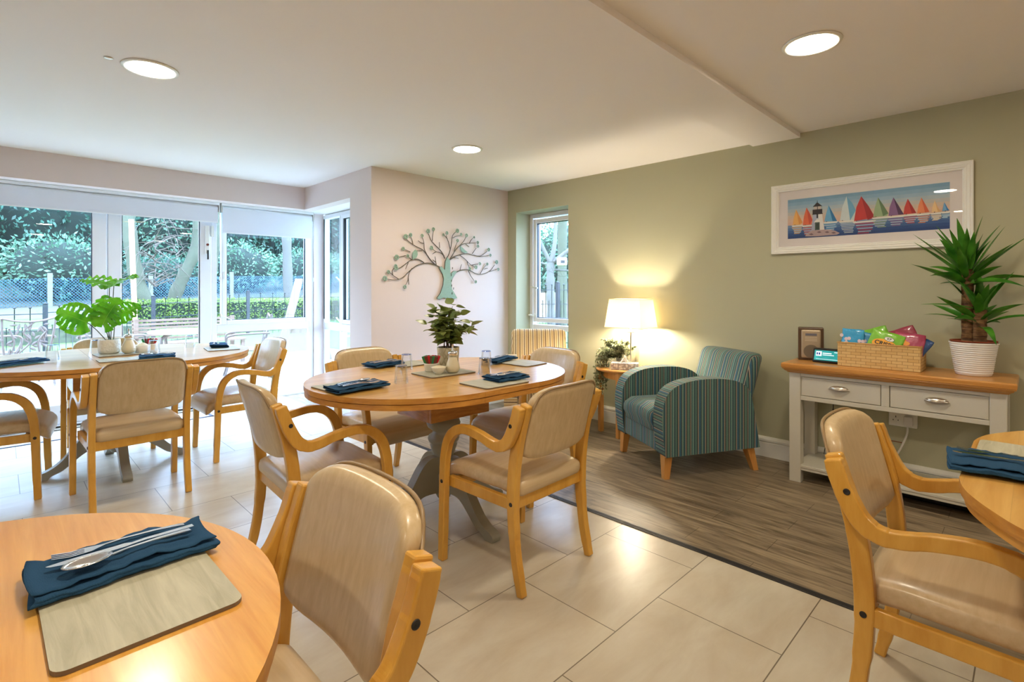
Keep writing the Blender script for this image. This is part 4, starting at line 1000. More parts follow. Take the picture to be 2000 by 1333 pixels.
pm = []; pk = {}
def pc(c):
    if c not in pk: pk[c] = len(pm); pm.append(plain('ink_%d' % len(pm), srgb(*c), .7, var=.10, vscale=26))
    return pk[c]
g = G(); lay = [0]
def poly(pts, c, dx=None):
    lay[0] += 1; x = -.0102-lay[0]*.00002 if dx is None else dx
    g.add([(x, PY(y), PZ(z)) for y, z in pts], [list(range(len(pts)))], pc(c))
def rect(ya, yb, za, zb, c): poly([(ya, za), (ya, zb), (yb, zb), (yb, za)], c)
PT, PB, PL, PR = 1.931, 1.644, 1.286, .368
bands = [(134, 176, 204), (150, 186, 210), (166, 194, 212), (184, 200, 208), (200, 200, 198), (216, 200, 186), (226, 198, 178), (224, 190, 172)]
for i, c in enumerate(bands): rect(PR, PL, PT-(PT-1.742)*(i+1)/len(bands), PT-(PT-1.742)*i/len(bands), c)
sea = [(120, 150, 190), (84, 124, 176), (64, 104, 164), (50, 88, 150), (44, 78, 138)]
for i, c in enumerate(sea): rect(PR, PL, 1.742-(1.742-PB)*(i+1)/5, 1.742-(1.742-PB)*i/5, c)
SA = [([(1.253, 1.744), (1.245, 1.80), (1.23, 1.856), (1.205, 1.80), (1.187, 1.758), (1.2, 1.742)], (240, 190, 110), (226, 160, 90)),
 ([(1.185, 1.738), (1.178, 1.80), (1.161, 1.864), (1.14, 1.82), (1.122, 1.77), (1.13, 1.736)], (232, 120, 80), (210, 90, 70)),
 ([(1.048, 1.749), (1.038, 1.80), (1.021, 1.863), (.992, 1.80), (.969, 1.747)], (120, 186, 222), (50, 130, 186)),
 ([(.952, 1.747), (.938, 1.84), (.912, 1.913), (.878, 1.86), (.858, 1.81), (.866, 1.741)], (214, 224, 224), (120, 180, 210)),
 ([(.869, 1.736), (.855, 1.83), (.827, 1.902), (.785, 1.83), (.749, 1.75)], (206, 66, 66), (170, 40, 50)),
 ([(.76, 1.754), (.752, 1.81), (.733, 1.882), (.70, 1.82), (.676, 1.77), (.684, 1.753)], (166, 190, 150), (110, 140, 104)),
 ([(.676, 1.753), (.67, 1.81), (.65, 1.872), (.62, 1.81), (.595, 1.755)], (146, 110, 160), (90, 60, 100)),
 ([(.597, 1.755), (.592, 1.80), (.575, 1.853), (.55, 1.80), (.531, 1.757)], (206, 76, 72), (176, 50, 56)),
 ([(.527, 1.753), (.521, 1.80), (.506, 1.853), (.483, 1.80), (.466, 1.757)], (236, 150, 104), (220, 110, 76)),
 ([(.456, 1.752), (.450, 1.79), (.44, 1.826), (.425, 1.78), (.409, 1.753)], (240, 210, 160), (226, 186, 130)),
 ([(.404, 1.754), (.40, 1.78), (.394, 1.81), (.38, 1.775), (.370, 1.756)], (120, 176, 214), (60, 130, 190))]
for i, (p, c1, c2) in enumerate(SA):
    poly(p, c1)
    top = max(p, key=lambda q: q[1]); r_ = min(p, key=lambda q: q[0]); mid = ((p[0][0]*.35+r_[0]*.65), min(q[1] for q in p)+.002)
    poly([mid, top]+[q for q in p if q[0] < top[0] and q[1] < top[1] and q[0] <= (top[0]+r_[0])/2+.02][:3]+[r_], c2)
    b0, b1 = p[0][0]+.008, r_[0]-.006; zb = p[0][1]-.004
    poly([(b0, zb), (b1, zb+.002), (b1+.008, zb-.010), (b0-.008, zb-.010)], (236, 234, 226))
    poly([(b0-.02, zb+.001), (b0-.024, zb+.001), (b0-.026, zb+.007), (b0-.022, zb+.007)], (60, 40, 44))
    hgt = (top[1]-zb)*.5; rr = random.Random(i)
    for k in range(7):
        zz = zb-.016-k*hgt/8
        if zz < PB+.004: break
        a = (b0+b1)/2+rr.uniform(-.006, .006); ww = (b0-b1)*.42*(1-.07*k)
        rect(a-ww, a+ww, zz-.0022, zz+.0022, c1 if k % 2 == 0 else (210, 222, 232))
# lighthouse on rocks
poly([(1.17, 1.655), (1.16, 1.675), (1.13, 1.692), (1.09, 1.70), (1.05, 1.695), (1.01, 1.69), (.98, 1.68), (.952, 1.662), (.97, 1.652), (1.10, 1.65)], (190, 168, 170))
for yy, zz in ((1.13, 1.668), (1.08, 1.68), (1.03, 1.676), (.99, 1.668)): poly([(yy+.016, zz), (yy-.002, zz+.006), (yy-.016, zz-.004), (yy, zz-.008)], (130, 108, 116))
poly([(1.129, 1.694), (1.118, 1.812), (1.062, 1.812), (1.046, 1.694)], (178, 186, 206)); poly([(1.082, 1.694), (1.086, 1.812), (1.062, 1.812), (1.046, 1.694)], (232, 230, 226))
rect(1.060, 1.121, 1.811, 1.842, (58, 52, 62)); rect(1.068, 1.113, 1.842, 1.862, (206, 196, 190)); rect(1.088, 1.092, 1.842, 1.862, (58, 52, 62)); poly([(1.121, 1.862), (1.092, 1.893), (1.060, 1.862)], (50, 46, 56)); rect(1.0895, 1.0925, 1.893, 1.904, (50, 46, 56))
rect(1.056, 1.124, 1.806, 1.811, (40, 38, 48)); rect(1.076, 1.106, 1.694, 1.75, (90, 110, 104)); poly([(1.114, 1.75), (1.092, 1.776), (1.068, 1.75)], (236, 234, 228)); rect(1.086, 1.096, 1.78, 1.806, (50, 52, 62)); rect(1.08, 1.10, 1.70, 1.742, (66, 84, 80))
g.obj('print', pm, t)

# ================================================================== metal wall tree
BR=[[(3.171,1.499),(3.082,1.529),(3.003,1.533),(2.91,1.511),(2.85,1.477),(2.798,1.438),(2.746,1.393),(2.689,1.367),(2.632,1.361),(2.569,1.368)],[(2.689,1.37),(2.632,1.403),(2.593,1.433)],[(2.628,1.409),(2.621,1.446),(2.639,1.471)],[(2.842,1.477),(2.805,1.425),(2.794,1.362),(2.768,1.312)],[(2.798,1.381),(2.805,1.318)],[(2.98,1.536),(2.926,1.562),(2.872,1.567),(2.82,1.552),(2.761,1.512),(2.71,1.479),(2.681,1.469)],[(2.798,1.532),(2.768,1.468)],[(2.835,1.559),(2.805,1.583),(2.79,1.595)],[(2.768,1.597),(2.689,1.578)],[(3.122,1.518),(3.058,1.568),(3.003,1.63),(2.956,1.667),(2.88,1.694),(2.813,1.728),(2.776,1.757)],[(2.85,1.711),(2.842,1.749),(2.824,1.786)],[(3.011,1.624),(2.984,1.675),(2.98,1.732),(2.964,1.783)],[(2.98,1.726),(2.941,1.733),(2.91,1.75)],[(2.956,1.654),(2.88,1.65)],[(2.82,1.634),(2.761,1.656)],[(3.237,1.588),(3.212,1.634),(3.171,1.678),(3.114,1.721),(3.066,1.764),(3.035,1.827)],[(3.082,1.759),(3.086,1.811),(3.094,1.858)],[(3.171,1.692),(3.167,1.751)],[(3.229,1.615),(3.179,1.646),(3.122,1.656),(3.082,1.68)],[(3.122,1.649),(3.082,1.628)],[(3.262,1.589),(3.296,1.651),(3.322,1.734),(3.33,1.809),(3.347,1.844),(3.382,1.874)],[(3.339,1.806),(3.382,1.826),(3.443,1.841)],[(3.309,1.679),(3.288,1.752),(3.262,1.804),(3.258,1.831)],[(3.271,1.791),(3.229,1.828)],[(3.292,1.57),(3.339,1.633),(3.382,1.69),(3.434,1.734),(3.487,1.785),(3.514,1.829)],[(3.356,1.661),(3.373,1.717),(3.399,1.766)],[(3.434,1.727),(3.487,1.754),(3.577,1.767),(3.66,1.776)],[(3.563,1.763),(3.586,1.799),(3.613,1.822)],[(3.514,1.753),(3.559,1.727)],[(3.305,1.578),(3.364,1.614),(3.443,1.638),(3.532,1.653),(3.623,1.64),(3.716,1.637),(3.782,1.669),(3.821,1.692)],[(3.623,1.643),(3.725,1.63),(3.85,1.65)],[(3.604,1.656),(3.66,1.719)],[(3.434,1.631),(3.505,1.593),(3.577,1.54),(3.641,1.514)],[(3.595,1.533),(3.688,1.547)],[(3.339,1.606),(3.416,1.596)],[(3.39,1.452),(3.443,1.473),(3.523,1.482),(3.577,1.473),(3.65,1.444),(3.725,1.437),(3.802,1.451),(3.87,1.485),(3.929,1.545)],[(3.85,1.47),(3.959,1.494)],[(3.716,1.442),(3.763,1.503),(3.802,1.54)],[(3.782,1.497),(3.826,1.505)],[(3.55,1.469),(3.586,1.414),(3.632,1.366)],[(3.532,1.566),(3.563,1.498)],[(3.434,1.473),(3.456,1.536)],[(3.13,1.518),(3.114,1.603)],[(3.118,1.55),(3.086,1.569)]]
FL=[(2.538,1.374,0.024),(2.576,1.435,0.018),(2.657,1.474,0.022),(2.755,1.296,0.019),(2.653,1.493,0.018),(2.787,1.594,0.017),(2.664,1.576,0.024),(2.765,1.778,0.024),(2.819,1.798,0.019),(2.953,1.801,0.017),(2.736,1.661,0.018),(3.025,1.852,0.022),(3.089,1.877,0.018),(3.065,1.689,0.02),(3.395,1.885,0.022),(3.444,1.851,0.015),(3.258,1.851,0.018),(3.212,1.83,0.014),(3.518,1.846,0.02),(3.397,1.783,0.017),(3.676,1.78,0.017),(3.623,1.833,0.013),(3.835,1.711,0.02),(3.86,1.652,0.016),(3.678,1.741,0.017),(3.65,1.511,0.02),(3.706,1.551,0.017),(3.954,1.578,0.023),(3.979,1.499,0.017),(3.813,1.552,0.016),(3.646,1.355,0.017),(3.563,1.494,0.017)]
TR=[(3.134,1.182),(3.179,1.234),(3.212,1.314),(3.221,1.381),(3.208,1.427),(3.163,1.493),(3.196,1.504),(3.233,1.471),(3.241,1.555),(3.262,1.603),(3.3,1.571),(3.305,1.429),(3.347,1.461),(3.395,1.462),(3.339,1.396),(3.317,1.342),(3.326,1.274),(3.395,1.182),(3.356,1.172),(3.313,1.186),(3.279,1.177),(3.212,1.188),(3.171,1.171)]
BD=[[(2.869,1.659),(2.891,1.644),(2.895,1.612),(2.88,1.58),(2.839,1.559),(2.835,1.59),(2.839,1.628)],[(3.425,1.73),(3.452,1.714),(3.487,1.689),(3.532,1.663),(3.487,1.656),(3.452,1.666),(3.43,1.692)]]
t = thing('wall_art', 'verdigris metal tree with leaf clusters and two birds hanging on the pale pink wall', 'wall art', (3.35, 4.262, 1.15))
VG = plain('verdigris', srgb(142, 170, 150), .6, var=.18, vscale=60); VB = plain('bronze_wire', srgb(96, 84, 66), .5, metal=.3, var=.2, vscale=40); VD = plain('patina_dark', srgb(60, 56, 44), .6)
def WL(p, d=0): return (p[0]-3.35, -.012-d, p[1]-1.15)
TC = (sum(p[0] for p in TR)/len(TR)-3.35, sum(p[1] for p in TR)/len(TR)-1.15)
def plate(pts, d0, d1): return G().prism([(p[0]-3.35, p[1]-1.15) for p in pts], d0, d1, axis='y')
plate(TR, -.018, -.010).obj('trunk', VG, t, bevel=.002)
g = G(); g.tube([WL(p, .0) for p in TR], .0035, 5, closed=True)
for (a, b) in ((3.315, 1.41), (3.32, 1.30), (3.345, 1.27), (3.325, 1.22), (3.33, 1.48), (3.318, 1.35)): g.tube([WL((a, b), .007), WL((a+.002, b+.022), .007)], .003, 5)
g.obj('trunk_edging', VD, t)
for b in BR:
    if len(b) < 2: continue
    c = sp([WL(p) for p in b], 5); k = len(c); big = .0052 if len(b) > 5 else .004
    G().tube(c, [big*(1-.45*i/k) for i in range(k)], 6).obj('branch', VB, t)
for i, (x, z, r) in enumerate(FL):
    g = G(); r = abs(r)*1.12
    for k in range(8):
        a = k*pi/4+i; c = (x-3.35+cos(a)*r*.6, z-1.15+sin(a)*r*.6); n = 8
        g.add([(c[0]+r*.38*cos(2*pi*j/n), -.020-.002*(k % 2), c[1]+r*.38*sin(2*pi*j/n)) for j in range(n)]+[(c[0], -.026, c[1])], [(j, n, (j+1) % n) for j in range(n)], 0)
    g.lathe([(.0001, -.004), (r*.25, 0), (.0001, .004)], 10, (x-3.35, -.025, z-1.15), 1, sy=.5)
    g.obj('leaf_cluster', [VG, VD], t)
for b in BD:
    plate(b, -.030, -.022).obj('bird', VG, t, bevel=.002)
# ================================================================== armchairs
teal = [(0, srgb(70, 104, 108)), (.07, srgb(150, 140, 124)), (.11, srgb(50, 66, 76)), (.15, srgb(96, 126, 116)), (.27, srgb(44, 56, 66)), (.31, srgb(152, 140, 124)), (.36, srgb(60, 92, 104)), (.46, srgb(110, 138, 126)), (.54, srgb(56, 70, 80)), (.58, srgb(66, 104, 124)), (.68, srgb(156, 144, 128)), (.73, srgb(48, 60, 70)), (.77, srgb(84, 116, 112)), (.88, srgb(60, 80, 92)), (.93, srgb(112, 148, 138))]
beige = [(0, srgb(226, 206, 164)), (.16, srgb(120, 96, 80)), (.26, srgb(214, 190, 150)), (.42, srgb(196, 160, 104)), (.52, srgb(226, 212, 180)), (.66, srgb(108, 90, 80)), (.75, srgb(232, 216, 180)), (.9, srgb(190, 158, 110))]
def armchair(label, loc, rz, pal, period, tagn, w=.35, bw=.30, bz=.815):
    mx = stripes('stripe_x_'+tagn, pal, 'X', period); ma = stripes('stripe_side_'+tagn, pal, 'auto', period); my = stripes('stripe_y_'+tagn, pal, 'Y', period); mz = stripes('stripe_wrap_'+tagn, pal, 'zy', period)
    t = thing('armchair', label, 'armchair', loc, rz)
    prof = sp([(.352, .155, 0), (.372, .30, 0), (.378, .43, 0), (.358, .535, 0), (.31, .60, 0), (.22, .642, 0), (.10, .660, 0), (-.04, .662, 0), (-.16, .648, 0), (-.25, .615, 0), (-.305, .56, 0), (-.33, .47, 0), (-.355, .33, 0), (-.385, .17, 0)], 4)
    out = [(p.x, p.y) for p in prof]
    for s in (-1, 1):
        a, b = sorted((s*w, s*(w-.115)))
        G().prism(out, a, b, 0, axis='x', smooth=False, mi_side=1).obj('arm', [my, mz], t, bevel=.014, seg=4)
    iw = w-.116
    G().box((-iw, .315, .165), (iw, .35, .335)).obj('front_panel', mx, t, bevel=.008)
    g = G(); g.box((-iw, -.36, .19), (iw, .315, .28)); g.obj('base', mx, t)
    def sf(x, y, z):
        return Vector((x, y+(.018 if z > .36 else 0)*(1 if y > .2 else 0), z+.022*(1-(x/iw)**2)*(1 if z > .36 else 0)-(.02 if y > .3 else 0)))
    G().rbox((0, .03, .375), (iw-.003, .335, .075), .045, sf, (12, 16, 8)).obj('seat_cushion', mx, t)
    def bf(x, y, z):
        k = (z-.42)
        return Vector((x, y-.30-.30*k-(.02*(1-(x/bw)**2) if y < 0 else -.012*(1-(x/bw)**2)), z))
    G().rbox((0, 0, (bz+.36)/2), (bw, .062, (bz-.36)/2), .05, bf, (14, 6, 14)).obj('backrest', ma, t)
    g = G(); g.add([], []); g.rbox((0, 0, .38), (iw, .03, .19), .02, lambda x, y, z: Vector((x, y-.365-.05*(.5-z), z)), (10, 4, 10)); g.obj('back_panel', mx, t)
    for sx, sy in ((-1, 1), (1, 1), (-1, -1), (1, -1)):
        g = G(); x = sx*(w-.055); y = .315 if sy > 0 else -.325; yb = y+(.012 if sy > 0 else -.05); xb = sx*(w-.045)
        vs = [(x-.032, y-.03, .17), (x+.032, y-.03, .17), (x+.032, y+.03, .17), (x-.032, y+.03, .17), (xb-.02, yb-.02, 0), (xb+.02, yb-.02, 0), (xb+.02, yb+.02, 0), (xb-.02, yb+.02, 0)]
        g.add(vs, [(0, 1, 2, 3), (7, 6, 5, 4), (4, 5, 1, 0), (5, 6, 2, 1), (6, 7, 3, 2), (7, 4, 0, 3)]); g.obj('leg', 'oak_leg', t, bevel=.003)
    return t
armchair('low armchair in blue-green striped fabric with tapered wooden legs beside the lamp table', (3.61, 1.845, 0), rad(60), teal, .15, 'teal')
armchair('armchair in beige and brown striped fabric in the corner under the tall window', (3.56, 3.22, 0), rad(135.3), beige, .085, 'beige', w=.335, bw=.275, bz=.872)

# ================================================================== lamp table, lamp, tissues, trailing plant
TX, TY = 3.915, 2.575
t = thing('side_table', 'small round-topped wooden side table between the corner chair and the striped armchair', 'side table', (TX, TY, 0))
G().lathe([(.0001, .556), (.205, .556), (.222, .562), (.226, .572), (.222, .58), (.0001, .58)], 48, cap=False, smooth=False).obj('top', 'console_top', t, bevel=.002)
la = math.atan2(.178, -.085)
for i in range(4):
    a = la+i*pi/2; x, y = .185*cos(a), .185*sin(a); g = G(); g.box((x-.019, y-.019, 0), (x+.019, y+.019, .556), rz=la+pi/4); g.obj('leg', 'oak_leg', t, bevel=.002)
g = G()
for i in range(4):
    a = la+i*pi/2; b = a+pi/2; p = Vector((.18*cos(a), .18*sin(a), 0)); q = Vector((.18*cos(b), .18*sin(b), 0)); d = (q-p).normalized(); n_ = Vector((-d.y, d.x, 0))*.008
    g.add([tuple(v+Zv*z) for z in (.49, .556) for v in (p-n_, q-n_, q+n_, p+n_)], [(3, 2, 1, 0), (4, 5, 6, 7), (0, 1, 5, 4), (1, 2, 6, 5), (2, 3, 7, 6), (3, 0, 4, 7)])
g.obj('apron', 'oak_leg', t)
ST = .5805
t = thing('table_lamp', 'lit table lamp with clear crystal base and rectangular cream shade', 'lamp', (3.965, 2.515, ST))
def crystal():
    m = bpy.data.materials.new('crystal'); m.use_nodes = True; nt = m.node_tree
    tr_ = N(nt, 'ShaderNodeBsdfTransparent'); tr_.inputs[0].default_value = (.97, .97, .95, 1); gl = N(nt, 'ShaderNodeBsdfGlossy', inp={'Roughness': .02}); lw = N(nt, 'ShaderNodeLayerWeight', inp={'Blend': .35})
    x = N(nt, 'ShaderNodeMixShader'); nt.links.new(lw.outputs['Facing'], x.inputs[0]); nt.links.new(tr_.outputs[0], x.inputs[1]); nt.links.new(gl.outputs[0], x.inputs[2]); nt.links.new(x.outputs[0], nt.nodes['Material Output'].inputs[0]); return m
CR = crystal()
G().box((-.05, -.065, 0), (.05, .065, .018)).obj('base', CR, t, bevel=.004)
body = [(-.028, .022), (.028, .022), (.058, .055), (.068, .10), (.07, .26), (.03, .262), (.03, .275), (.05, .30), (.05, .312), (-.05, .312), (-.05, .30), (-.03, .275), (-.03, .262), (-.07, .26), (-.068, .10), (-.058, .055)]
G().prism(body, -.03, .03, axis='x').obj('body', CR, t, bevel=.006)
g = G(); g.tube([(0, 0, .018), (0, 0, .34)], .006, 10); g.lathe([(.0001, .312), (.035, .312), (.03, .322), (.012, .326), (.012, .36), (.0001, .36)], 20); g.obj('rod', 'nickel', t)
def shade_mat():
    m = bpy.data.materials.new('lamp_shade'); m.use_nodes = True; nt = m.node_tree
    d = N(nt, 'ShaderNodeBsdfDiffuse'); d.inputs[0].default_value = srgb(244, 238, 226); tr_ = N(nt, 'ShaderNodeBsdfTranslucent'); tr_.inputs[0].default_value = srgb(252, 242, 222)
    x = N(nt, 'ShaderNodeMixShader'); x.inputs[0].default_value = .55; nt.links.new(d.outputs[0], x.inputs[1]); nt.links.new(tr_.outputs[0], x.inputs[2]); nt.links.new(x.outputs[0], nt.nodes['Material Output'].inputs[0]); return m
b_, tt = (.135, .185), (.108, .155); zb, zt = .355, .605
vs = [(-b_[0], -b_[1], zb), (b_[0], -b_[1], zb), (b_[0], b_[1], zb), (-b_[0], b_[1], zb), (-tt[0], -tt[1], zt), (tt[0], -tt[1], zt), (tt[0], tt[1], zt), (-tt[0], tt[1], zt)]
sh = G().add(vs, [(0, 1, 5, 4), (1, 2, 6, 5), (2, 3, 7, 6), (3, 0, 4, 7)]).obj('lamp_shade', shade_mat(), t, solid=.0015)
g = G(); g.tube([Vector(v) for v in vs[:4]], .003, 5, closed=True, smooth=False); g.tube([Vector(v) for v in vs[4:]], .003, 5, closed=True, smooth=False); g.obj('shade_trim', plain('trim_cream', srgb(226, 206, 168), .8), sh)
G().lathe([(.0001, .36), (.014, .365), (.03, .40), (.032, .425), (.02, .45), (.0001, .455)], 20, cap=False).obj('bulb', emis('bulb', (1, .86, .64, 1), 400), t)
# tissue box
t = thing('tissue_box', 'silver patterned tissue box in front of the crystal lamp', 'tissue box', (3.85, 2.50, ST), rad(30))
g = G(); g.box((-.058, -.115, 0), (.058, .115, .058)); 
def damask():
    m, nt, p = nmat('silver_damask'); p.inputs['Roughness'].default_value = .45; p.inputs['Metallic'].default_value = .2
    tc = N(nt, 'ShaderNodeTexCoord'); v = N(nt, 'ShaderNodeTexVoronoi', feature='SMOOTH_F1', inp={'Scale': 55.0}); nt.links.new(tc.outputs['Object'], v.inputs['Vector'])
    cr = N(nt, 'ShaderNodeValToRGB'); cr.color_ramp.elements[0].position = .3; cr.color_ramp.elements[0].color = srgb(232, 226, 218); cr.color_ramp.elements[1].position = .5; cr.color_ramp.elements[1].color = srgb(170, 158, 154)
    nt.links.new(v.outputs['Distance'], cr.inputs[0]); nt.links.new(cr.outputs[0], p.inputs['Base Color']); return m
bx = g.obj('box', damask(), t, bevel=.002)
g = G(); g.box((-.059, -.116, .019), (.059, .116, .022)); g.obj('band', 'ped', bx)
g = G(); n = 14; vs = []
for i in range(n+1):
    u = -1+2*i/n
    for j in range(5):
        q = j/4; vs.append((.020*sin(7*u+q*2)*(1-q*.3)-.008+.01*q, u*.055*(1-.55*q), .058+q*(.058*(1-abs(u)**1.6)+.004)+.004*sin(11*u)))
g.add(vs, [(i*5+j, (i+1)*5+j, (i+1)*5+j+1, i*5+j+1) for i in range(n) for j in range(4)], 0, True); g.obj('tissue', plain('tissue_paper', srgb(246, 240, 228), .9), t, solid=.001)
# trailing plant
t = thing('trailing_plant', 'bushy grey-green trailing plant spilling over the left of the lamp table', 'plant', (4.0, 2.64, ST))
G().lathe([(.0001, 0), (.035, 0), (.045, .07), (.042, .07), (.0001, .06)], 20, cap=False).obj('pot', 'ped', t)
rnd = random.Random(33); gs = G(); g = G()
for i in range(80):
    az = rnd.uniform(rad(80), rad(250)) if i % 3 else rnd.uniform(0, 2*pi); R_ = rnd.uniform(.03, .17); hz = rnd.uniform(.02, .13)
    hang = i % 5 < 2
    b = Vector((0, 0, .07)); m_ = Vector((cos(az)*R_*.6, sin(az)*R_*.6, .07+hz)); 
    e = Vector((cos(az)*(R_+.05), sin(az)*(R_+.05), -.05-rnd.uniform(0, .20))) if hang else Vector((cos(az)*R_, sin(az)*R_, .08+hz*1.2))
    if hang: ha = rad(rnd.uniform(105, 175)); hr = rnd.uniform(.17, .26); e = Vector((cos(ha)*hr, sin(ha)*hr, e.z)); m_ = Vector((e.x*.8, e.y*.8, .06+hz*.6))
    for q in (m_, e):
        q.x = min(q.x, .11)
    c = sp([b, m_, e], 9); gs.tube(c, .0012, 4)
    for k, p in enumerate(c[4:]):
        for r_ in range(5):
            d = Vector((rnd.uniform(-1, 1), rnd.uniform(-1, 1), rnd.uniform(-.6, .8)))
            if p.x > .10 and d.x > 0: d.x = -d.x
            leaf_oval(g, p, d, (rnd.uniform(-1, 1), rnd.uniform(-1, 1), 1), rnd.uniform(.018, .030), .014, .2, .1, n=3)
gs.obj('stems', 'stem', t); g.obj('foliage', 'euca', t)
g = G(); g.tube(sp([(4.08, 2.60, .55), (4.10, 2.52, .50), (4.11, 2.42, .38), (4.12, 2.62, .24), (4.125, 2.72, .17)], 6), .0025, 6); tag(g.obj('lamp_cable', 'white_pot'), 'white lamp cable trailing down the wall behind the side table', 'cable')

# ================================================================== outside
g = G(); g.box((-14, 6.46, -.30), (5.2, 10.9, -.03)); g.box((2.98, 4.3, -.30), (5.2, 6.46, -.03)); struct(g.obj('patio', 'paving'))
g = G(); n = 34; vs = []
def gz(x, y):
    z = -.05
    if y > 10.9: z += (min(y, 16)-10.9)*.03
    if y > 16: z += .15+(min(y, 24)-16)*.10
    if y > 24: z += (y-24)*.18
    if y > 16: z += max(0, min(1, (y-16)/6))*max(0, x)*.035
    z += .03*sin(x*1.3)*cos(y*.9)
    return z
xs = [-26+i*2 for i in range(44)]; ys = [3.5, 10.9]+[11.5+i*1.0 for i in range(14)]+[26+i*2 for i in range(9)]
vs = [(x, y, (gz(x, y) if y > 4 else -.06)-(.06 if y < 10.95 else 0)) for y in ys for x in xs]; k = len(xs)
fs = []; mi = []
for j in range(len(ys)-1):
    for i in range(k-1): fs.append((j*k+i, j*k+i+1, (j+1)*k+i+1, (j+1)*k+i)); mi.append(1 if ys[j] > 17.5 else 0)
g.add(vs, fs, 0, True); g.m = mi; struct(g.obj('lawn_and_bank', ['grass', 'leaf_litter']))
g = G(); g.box((4.5, 3.0, -.3), (26, 3.55, -.05)); g.box((5.2, -8, -.30), (26, 8, -.06)); struct(g.obj('lawn_side', 'grass'))
def foliage(g, c, r, n, size, rnd, mi=0, shell=.25):
    for i in range(n):
        u = rnd.uniform(-1, 1); a = rnd.uniform(0, 2*pi); s_ = math.sqrt(1-u*u)
        d = Vector((s_*cos(a), s_*sin(a), u)); k = 1-rnd.random()**2*shell+.10*sin(5*a+3*u)+.06*sin(11*a)
        p = Vector((c[0]+d.x*r[0]*k, c[1]+d.y*r[1]*k, c[2]+d.z*r[2]*k))
        L = size*rnd.uniform(.7, 1.3); q = (d+Vector((rnd.uniform(-1, 1), rnd.uniform(-1, 1), rnd.uniform(-1, .6)))).normalized(); w_ = q.cross(Vector((rnd.uniform(-1, 1), rnd.uniform(-1, 1), rnd.uniform(-1, 1)))).normalized()
        b = p; e = p+q*L
        g.add([b, p+q*L*.45+w_*L*.22, e, p+q*L*.45-w_*L*.22], [(0, 1, 2, 3)], mi, False)
def shrub(x, y, r, h, mat, label, n=2600, size=.22, seed=1):
    rnd = random.Random(seed); z0 = gz(x, y); t = thing('shrub', label, 'shrub', (x, y, z0), 0, 'evergreen shrubs on the bank beyond the fences')
    g = G(); foliage(g, (0, 0, h*.52), (r, r*.75, h*.5), n, size, rnd); g.obj('foliage', mat, t)
    g = G()
    for i in range(5): a = i*1.3; g.tube([(0, 0, -.05), (cos(a)*r*.3, sin(a)*r*.2, h*.45)], [.07, .04], 7)
    g.obj('branches', 'twig', t)
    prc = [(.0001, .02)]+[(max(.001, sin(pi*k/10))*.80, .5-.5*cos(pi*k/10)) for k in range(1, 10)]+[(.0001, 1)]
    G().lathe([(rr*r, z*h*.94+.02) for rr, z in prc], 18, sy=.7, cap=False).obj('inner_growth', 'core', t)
for i, a in enumerate([
 (-3.0, 25.0, 3.2, 7.2, 'shrub1', 'deep green evergreen tree at the far left beyond the glazed doors'),
 (1.0, 26.5, 3.2, 7.5, 'shrub1', 'tall dark evergreen filling the left glazed door'),
 (1.4, 22.4, 1.6, 2.0, 'shrub2', 'low light green bush above the mesh fence in the left door'),
 (4.6, 27.5, 2.6, 7.0, 'shrub2', 'tall light green evergreen behind the door mullion'),
 (7.5, 28.5, 3.0, 7.0, 'shrub1', 'tall evergreen behind the bare trunks in the right door'),
 (6.9, 22.8, 1.5, 1.9, 'shrub2', 'round pale bush above the mesh fence in the right door'),
 (11.5, 28.5, 3.4, 6.6, 'shrub1', 'dense evergreen filling the upper pane of the corner window'),
 (9.8, 23.0, 1.5, 1.7, 'shrub2', 'small pale bush at the left foot of the corner window view'),
 (12.7, 23.4, 1.5, 1.8, 'shrub2', 'small pale bush at the right foot of the corner window view'),
 (16.0, 29.0, 3.4, 6.8, 'shrub1', 'evergreen at the right of the corner window view'),
 (-1.8, 22.3, 1.6, 1.5, 'shrub2', 'low ivy bush behind the mesh fence at the far left'),
 (4.3, 22.6, 1.4, 1.4, 'shrub1', 'low dark bush behind the mesh fence between the trunks'),
 (15.2, 24.0, 1.5, 2.0, 'shrub2', 'low bush behind the fence at the right end of the bank'),
 (21.5, 31.0, 3.2, 5.0, 'shrub1', 'ivy covered evergreen seen through the narrow side window'),
 (-6.5, 22.5, 3.0, 6.0, 'shrub2', 'evergreen just outside the left edge of the garden view'),
 (24, 19.0, 3.5, 4.2, 'shrub2', 'evergreen behind the tree in the tall window of the sage wall'),
 (27, 14.0, 3.5, 4.6, 'shrub1', 'evergreen furthest right beyond the tall window of the sage wall')]):
    shrub(*a, seed=i+1, n=2200 if a[3] < 3 else 8000, size=.15 if a[3] < 3 else .22)
def tree(pts, rr, label, loc, mat='bark', branches=(), cat='tree', twigs=0, seed=2):
    t = thing('bare_tree', label, cat, loc)
    c = sp(pts, 6); k = len(c); G().tube(c, [rr[0]+(rr[1]-rr[0])*i/k+.012*sin(i*1.7) for i in range(k)], 14).obj('trunk', mat, t)
    for b, r in branches: cc = sp(b, 6); G().tube(cc, [r*(1-.6*i/len(cc)) for i in range(len(cc))], 8).obj('branch', mat, t)
    if twigs:
        rnd = random.Random(seed); g = G()
        for i in range(twigs):
            z = rnd.uniform(twz[0], twz[1]); a = rnd.uniform(0, 2*pi); L = rnd.uniform(.6, 1.8); p = Vector((0, 0, z)); d = Vector((cos(a), sin(a), rnd.uniform(-.9, .5)))
            g.tube(sp([p, p+d*L*.5+Vector((0, 0, .1)), p+d*L+Vector((rnd.uniform(-.2, .2), 0, -.3))], 4), [.022, .018, .012, .006, .005, .004, .003, .003, .002][:9], 4)
        g.obj('twigs', 'twig', t)
    return t
twz = (1.2, 3.6)
